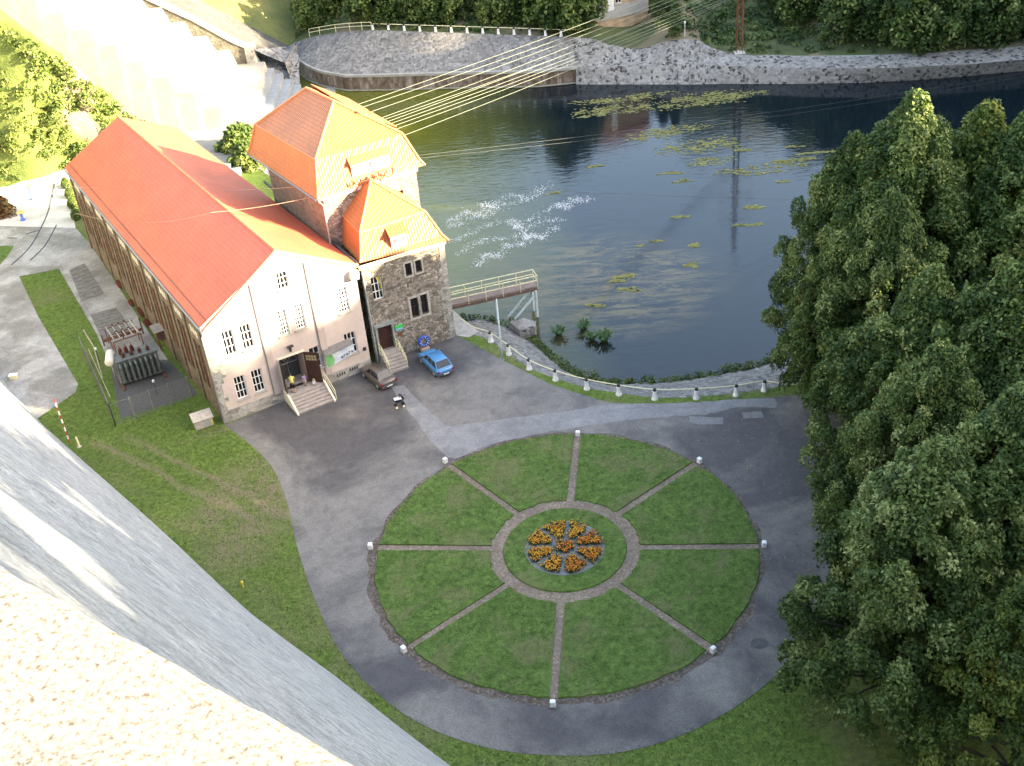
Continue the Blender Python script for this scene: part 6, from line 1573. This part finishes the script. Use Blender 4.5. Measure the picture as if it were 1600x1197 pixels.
# slatted pit covers and kerbs in the yard
for i, q in enumerate((((108, 421), (132, 411), (162, 458), (127, 470)), ((141, 491), (181, 480), (206, 516), (160, 531)))):
    m = MB(); P = [U(x, y, .06) for x, y in q]
    for k in range(9):
        t0, t1 = k / 9 + .008, (k + 1) / 9 - .008
        m.slab([P[0] + (P[3] - P[0]) * t0, P[1] + (P[2] - P[1]) * t0, P[1] + (P[2] - P[1]) * t1, P[0] + (P[3] - P[0]) * t1], .05)
    o = m.build('pit_cover', simple('weathered_planks', (0.16, 0.145, 0.13), .85, .3, 2)); tag(o, ['plank pit cover in the yard, upper one', 'plank pit cover in the yard, next to the transformer'][i], 'pit cover', 'plank covers in the yard')
for i, q in enumerate(([(85, 286), (77, 325), (62, 360), (45, 388), (18, 414)], [(88, 352), (70, 384), (47, 407)], [(62, 360), (40, 366)], [(27, 372), (12, 372)])):
    m = MB(); m.tube(smooth_line([U(x, y, .03) for x, y in q], 4), .07, 4); o = m.build('rail_track', simple('sunk_rail', (0.06, 0.06, 0.065), .6, .2)); tag(o, ['long sunken rail curving through the paving', 'shorter sunken rail nearer the hall', 'short cross rail in the paving', 'small rail stub at the left edge'][i], 'rail', 'rails sunk in the yard paving')
# rust red porcelain stacks along the hall wall
for i, (x, y, n_) in enumerate(((187, 447, 3), (222, 492, 4), (231, 508, 3), (205, 475, 2))):
    p = U(x, y); t = thing('scrap_stack', ['rearmost', 'third', 'nearest', 'second'][i] + ' pile of rust red ribbed castings along the brown side wall', 'scrap pile', V3(p), R(118), 'piles of rust red castings by the wall')
    for k in range(n_):
        m = LB()
        m.lathe((-.5 + k * .38, 0, .3), [(.1, -.17), (.26, -.14), (.12, -.08), (.28, -.02), (.12, .04), (.26, .1), (.1, .16)], 9, 0, (1, .1, 0.1)); m.build('casting', simple('rust_red', (0.17, 0.045, 0.028), .8, .35, 6), t)
# switch cabinet cluster between transformer and wall
cb = thing('oil_switch', 'rust brown switch box on iron legs against the side wall', 'switchgear', V3(U(262, 540)), R(28))
m = LB(); m.bx(-.8, .8, -.5, .5, 1.0, 1.9); m.build('box', simple('rust_box', (0.12, 0.06, 0.04), .8, .4), cb, bevel=.05)
m = LB(); m.slab([(-1, -.7, 2.0), (1, -.7, 2.0), (1, .7, 2.15), (-1, .7, 2.15)], .06); m.build('cover', simple('grey_cover', (0.25, 0.22, 0.2), .8, .2), cb)
m = LB()
for x in (-.7, .7):
    for y in (-.4, .4): m.tube([(x, y, 0), (x, y, 1.0)], .05, 5)
m.build('leg', RUST, cb)
# concrete cable box at the hall corner
cx_ = U(326, 668); bxx = thing('cable_box', 'pale concrete cable box with a sloping lid at the hall corner', 'box', V3(cx_ + e2 * .6 - e1 * .2), R(HD - 4))
m = LB(); m.add([(-.75, -.45, -.1), (.75, -.45, -.1), (.75, .45, -.1), (-.75, .45, -.1), (-.75, -.45, .8), (.75, -.45, .8), (.75, .45, 1.05), (-.75, .45, 1.05)], [(0, 1, 5, 4), (1, 2, 6, 5), (2, 3, 7, 6), (3, 0, 4, 7), (4, 5, 6, 7)]); m.build('body', simple('pinkish_concrete', (0.38, 0.33, 0.29), .8, .2), bxx, bevel=.03)
m = LB(); m.slab([(-.85, -.55, .83), (.85, -.55, .83), (.85, .5, 1.13), (-.85, .5, 1.13)], .07); m.build('lid', simple('lid_concrete', (0.42, 0.36, 0.3), .8, .2), bxx)
m = LB(); m.bx(-.05, .55, -.47, -.455, .1, .7); m.build('door', simple('box_door', (0.3, 0.3, 0.29), .6, .1), bxx)
m = LB(); m.bx(.6, .72, -.48, -.46, .15, .6); m.build('yellow_sticker', simple('sticker', (0.5, 0.5, 0.06), .5, .1), bxx)
# red and white pole, yellow stake, yellow hydrant
rw = thing('striped_pole', 'tall red and white striped pole on the grass by the dam', 'pole', V3(U(109, 692)))
for i in range(11):
    m = LB(); m.tube([(0, 0, i * .4), (0, 0, (i + 1) * .4)], .06, 7); m.build('band', simple('pole_red', (0.25, 0.03, 0.03), .5, .15) if i % 2 == 0 else WHITE, rw)
ys = thing('yellow_stake', 'short yellow stake at the foot of the striped pole', 'stake', V3(U(124, 698)))
m = LB(); m.lathe((0, 0, 0), [(.09, -.1), (.09, .95), (.05, 1.0)], 8); m.build('stake', YELLOW, ys); m = LB(); m.lathe((0, 0, 0), [(.22, -.05), (.2, .04)], 8); m.build('base', SILL, ys)
ys = thing('yellow_stake', 'tiny yellow marker in the grass right of the dam foot', 'stake', V3(U(380, 918)))
m = LB(); m.lathe((0, 0, 0), [(.07, -.1), (.07, .4), (.12, .42), (.1, .55), (.03, .6)], 8); m.build('stake', simple('hydrant_yellow', (0.55, 0.42, 0.04), .5, .1), ys)
ys = thing('yellow_box', 'small pale yellow box on the concrete by the dam', 'box', V3(U(22, 591)))
m = LB(); m.bx(-.35, .35, -.22, .22, 0, .35); m.build('box', YELLOW, ys, bevel=.03); m = LB(); m.bx(-.37, .37, -.24, .24, .35, .4); m.build('lid', WHITE, ys)
# valve stands in the sunlit yard
for i, (x, y, h) in enumerate(((51, 312, 1.7), (36, 344, .95))):
    v = thing('valve_stand', ['taller blue valve stand with a yellow handwheel in the sunlit yard', 'shorter blue valve stand with a yellow handwheel in the sunlit yard'][i], 'valve', V3(U(x, y)), 0, 'valve stands in the yard')
    m = LB(); m.lathe((0, 0, 0), [(.35, -.05), (.3, .1), (.16, .2), (.13, h * .9), (.08, h)], 10); m.build('pedestal', simple('valve_blue', (0.04, 0.12, 0.42), .4, .1), v, True)
    m = LB(); ring = [(cos(a) * .36, sin(a) * .36, h) for a in np.linspace(0, 2 * pi, 17)]; m.tube(ring, .05, 6, cap=False)
    for a in (0, pi / 2): m.tube([(cos(a) * .36, sin(a) * .36, h), (-cos(a) * .36, -sin(a) * .36, h)], .03, 5)
    m.build('handwheel', simple('valve_yellow', (0.6, 0.5, 0.03), .4, .1), v)
m = MB(); m.tube([U(33, 263, 0.0), U(33, 263, 0.0) + [0.3, .1, 3.6]], .04, 5); o = m.build('thin_pole', CREAM); tag(o, 'thin leaning pale pole at the foot of the scrub slope', 'pole')

# ================================================================== PEOPLE (small, in the hall doorway)
def person(label, loc, rz, joints, radii, edges, skin, clothes, hair):
    """joints: dict of local positions; one skinned surface, materials split by height"""
    t = thing('person', label, 'person', loc, rz)
    names_ = list(joints); me = bpy.data.meshes.new('body')
    me.from_pydata([joints[n] for n in names_], [(names_.index(a), names_.index(b)) for a, b in edges], [])
    o = bpy.data.objects.new('body', me); COL.objects.link(o); o.parent = t
    o.modifiers.new('skin', 'SKIN')
    sv = me.skin_vertices[0].data if me.skin_vertices else None
    if sv is None:
        bpy.context.view_layer.update(); bpy.context.view_layer.objects.active = o
        bpy.ops.mesh.customdata_skin_add(); sv = me.skin_vertices[0].data
    for i, n in enumerate(names_): sv[i].radius = (radii[n], radii[n]); sv[i].use_root = (n == 'pelvis')
    ss_ = o.modifiers.new('sub', 'SUBSURF'); ss_.levels = 2; ss_.render_levels = 2
    me.materials.append(skin)
    for nm, mat_, z0, z1, grow in clothes:      # clothing: closed tubes following the torso / legs
        m = LB()
        for path, rad in z0: m.tube([joints[n] for n in path], [r * grow for r in rad], 12)
        c = m.build(nm, mat_, t, True)
    h = joints['head']; m = LB(); m.lathe((h[0] - .01, h[1], h[2] - .02), [(.105, 0), (.118, .05), (.10, .11), (.05, .145), (.01, .15)], 10); m.build('hair', hair, t, True)
    return t
SKIN = simple('skin', (0.45, 0.26, 0.18), .6, .08)
def adult(sc, lean=0.0, kneel=False):
    J = {'pelvis': (0, 0, .95), 'waist': (lean * .1, 0, 1.08), 'chest': (lean * .3, 0, 1.32), 'neck': (lean * .45, 0, 1.50), 'head': (lean * .55, 0, 1.62), 'top': (lean * .58, 0, 1.70), 'nose': (lean * .55 + .09, 0, 1.60)}
    Rr = {'pelvis': .13, 'waist': .12, 'chest': .145, 'neck': .055, 'head': .095, 'top': .06, 'nose': .02}
    E_ = [('pelvis', 'waist'), ('waist', 'chest'), ('chest', 'neck'), ('neck', 'head'), ('head', 'top'), ('head', 'nose')]
    for s, n in ((-1, 'r'), (1, 'l')):
        J.update({'hip' + n: (0, s * .10, .88), 'knee' + n: (.04 + .05 * s, s * .11, .48), 'ank' + n: (-.02 + .08 * s, s * .11, .08), 'toe' + n: (.15 + .08 * s, s * .12, .04),
                  'sho' + n: (lean * .38, s * .19, 1.42), 'elb' + n: (lean * .3 + .05, s * .25, 1.14), 'wri' + n: (lean * .45 + .22, s * .2, .98), 'hand' + n: (lean * .5 + .30, s * .18, .94)})
        Rr.update({'hip' + n: .09, 'knee' + n: .06, 'ank' + n: .04, 'toe' + n: .035, 'sho' + n: .06, 'elb' + n: .04, 'wri' + n: .028, 'hand' + n: .035})
        E_ += [('pelvis', 'hip' + n), ('hip' + n, 'knee' + n), ('knee' + n, 'ank' + n), ('ank' + n, 'toe' + n), ('chest', 'sho' + n), ('sho' + n, 'elb' + n), ('elb' + n, 'wri' + n), ('wri' + n, 'hand' + n)]
        for k, dy in enumerate((-.025, -.008, .01, .027)):
            f = 'f%d%s' % (k, n); hx, hy, hz = J['hand' + n]; J[f] = (hx + .075 - .008 * abs(k - 1), hy + dy, hz - .035); Rr[f] = .009; E_.append(('hand' + n, f))
        f = 'th' + n; J[f] = (hx + .02, hy - s * .05, hz + .01); Rr[f] = .010; E_.append(('hand' + n, f))
    J = {k: tuple(np.array(v) * sc) for k, v in J.items()}; Rr = {k: v * sc for k, v in Rr.items()}
    return J, Rr, E_
def cloth_sets(sc, shirt, short, shoes=None, longleg=False):
    T1 = [(['pelvis', 'waist', 'chest', 'neck'], [.155 * sc, .16 * sc, .18 * sc, .09 * sc]), (['chest', 'shor', 'elbr'], [.12 * sc, .075 * sc, .06 * sc]), (['chest', 'shol', 'elbl'], [.12 * sc, .075 * sc, .06 * sc])]
    T2 = [(['waist', 'pelvis'], [.15 * sc, .16 * sc]), (['pelvis', 'hipr', 'kneer'], [.13 * sc, .115 * sc, .085 * sc]), (['pelvis', 'hipl', 'kneel'], [.13 * sc, .115 * sc, .085 * sc])]
    T3 = [(['ankr', 'toer'], [.055 * sc, .05 * sc]), (['ankl', 'toel'], [.055 * sc, .05 * sc])]
    return [('shirt', shirt, T1, 0, 1.0), ('shorts', short, T2, 0, 1.0), ('shoes', BLACK, T3, 0, 1.0)]
DARKHAIR = simple('dark_hair', (0.03, 0.02, 0.015), .7, .2)
J, Rr, E_ = adult(1.0, .55)
person('adult in yellow shirt and dark shorts leaning over at the left of the doorway', V3(F.p(5.95, 0.9, 0.75)), R(HD + 75), J, Rr, E_, SKIN, cloth_sets(1, simple('yellow_shirt', (0.55, 0.50, 0.14), .85, .1), simple('black_shorts', (0.015, 0.015, 0.02), .8, .2)), DARKHAIR)
J, Rr, E_ = adult(.66, .1)
person('child in violet top and pale shorts standing by the open door leaf', V3(F.p(7.15, 0.9, 0.35)), R(HD - 110), J, Rr, E_, SKIN, cloth_sets(.66, simple('violet_shirt', (0.34, 0.24, 0.48), .85, .1), simple('pale_shorts', (0.5, 0.42, 0.38), .8, .1)), simple('brown_hair', (0.12, 0.06, 0.03), .7, .2))
J, Rr, E_ = adult(.5, .4)
for n in 'rl':       # sitting
    s = -1 if n == 'r' else 1
    J['hip' + n] = (.03, s * .05, .09); J['knee' + n] = (.22, s * .10, .12); J['ank' + n] = (.40, s * .08, .05); J['toe' + n] = (.45, s * .08, .09)
for k in list(J):
    if k[:3] not in ('hip', 'kne', 'ank', 'toe'): J[k] = (J[k][0], J[k][1], J[k][2] - .38)
person('toddler in white sitting on the landing beside the door leaf', V3(F.p(7.85, 0.9, 0.55)), R(HD - 95), J, Rr, E_, SKIN, cloth_sets(.5, WHITE, WHITE), simple('fair_hair', (0.35, 0.25, 0.12), .7, .2))
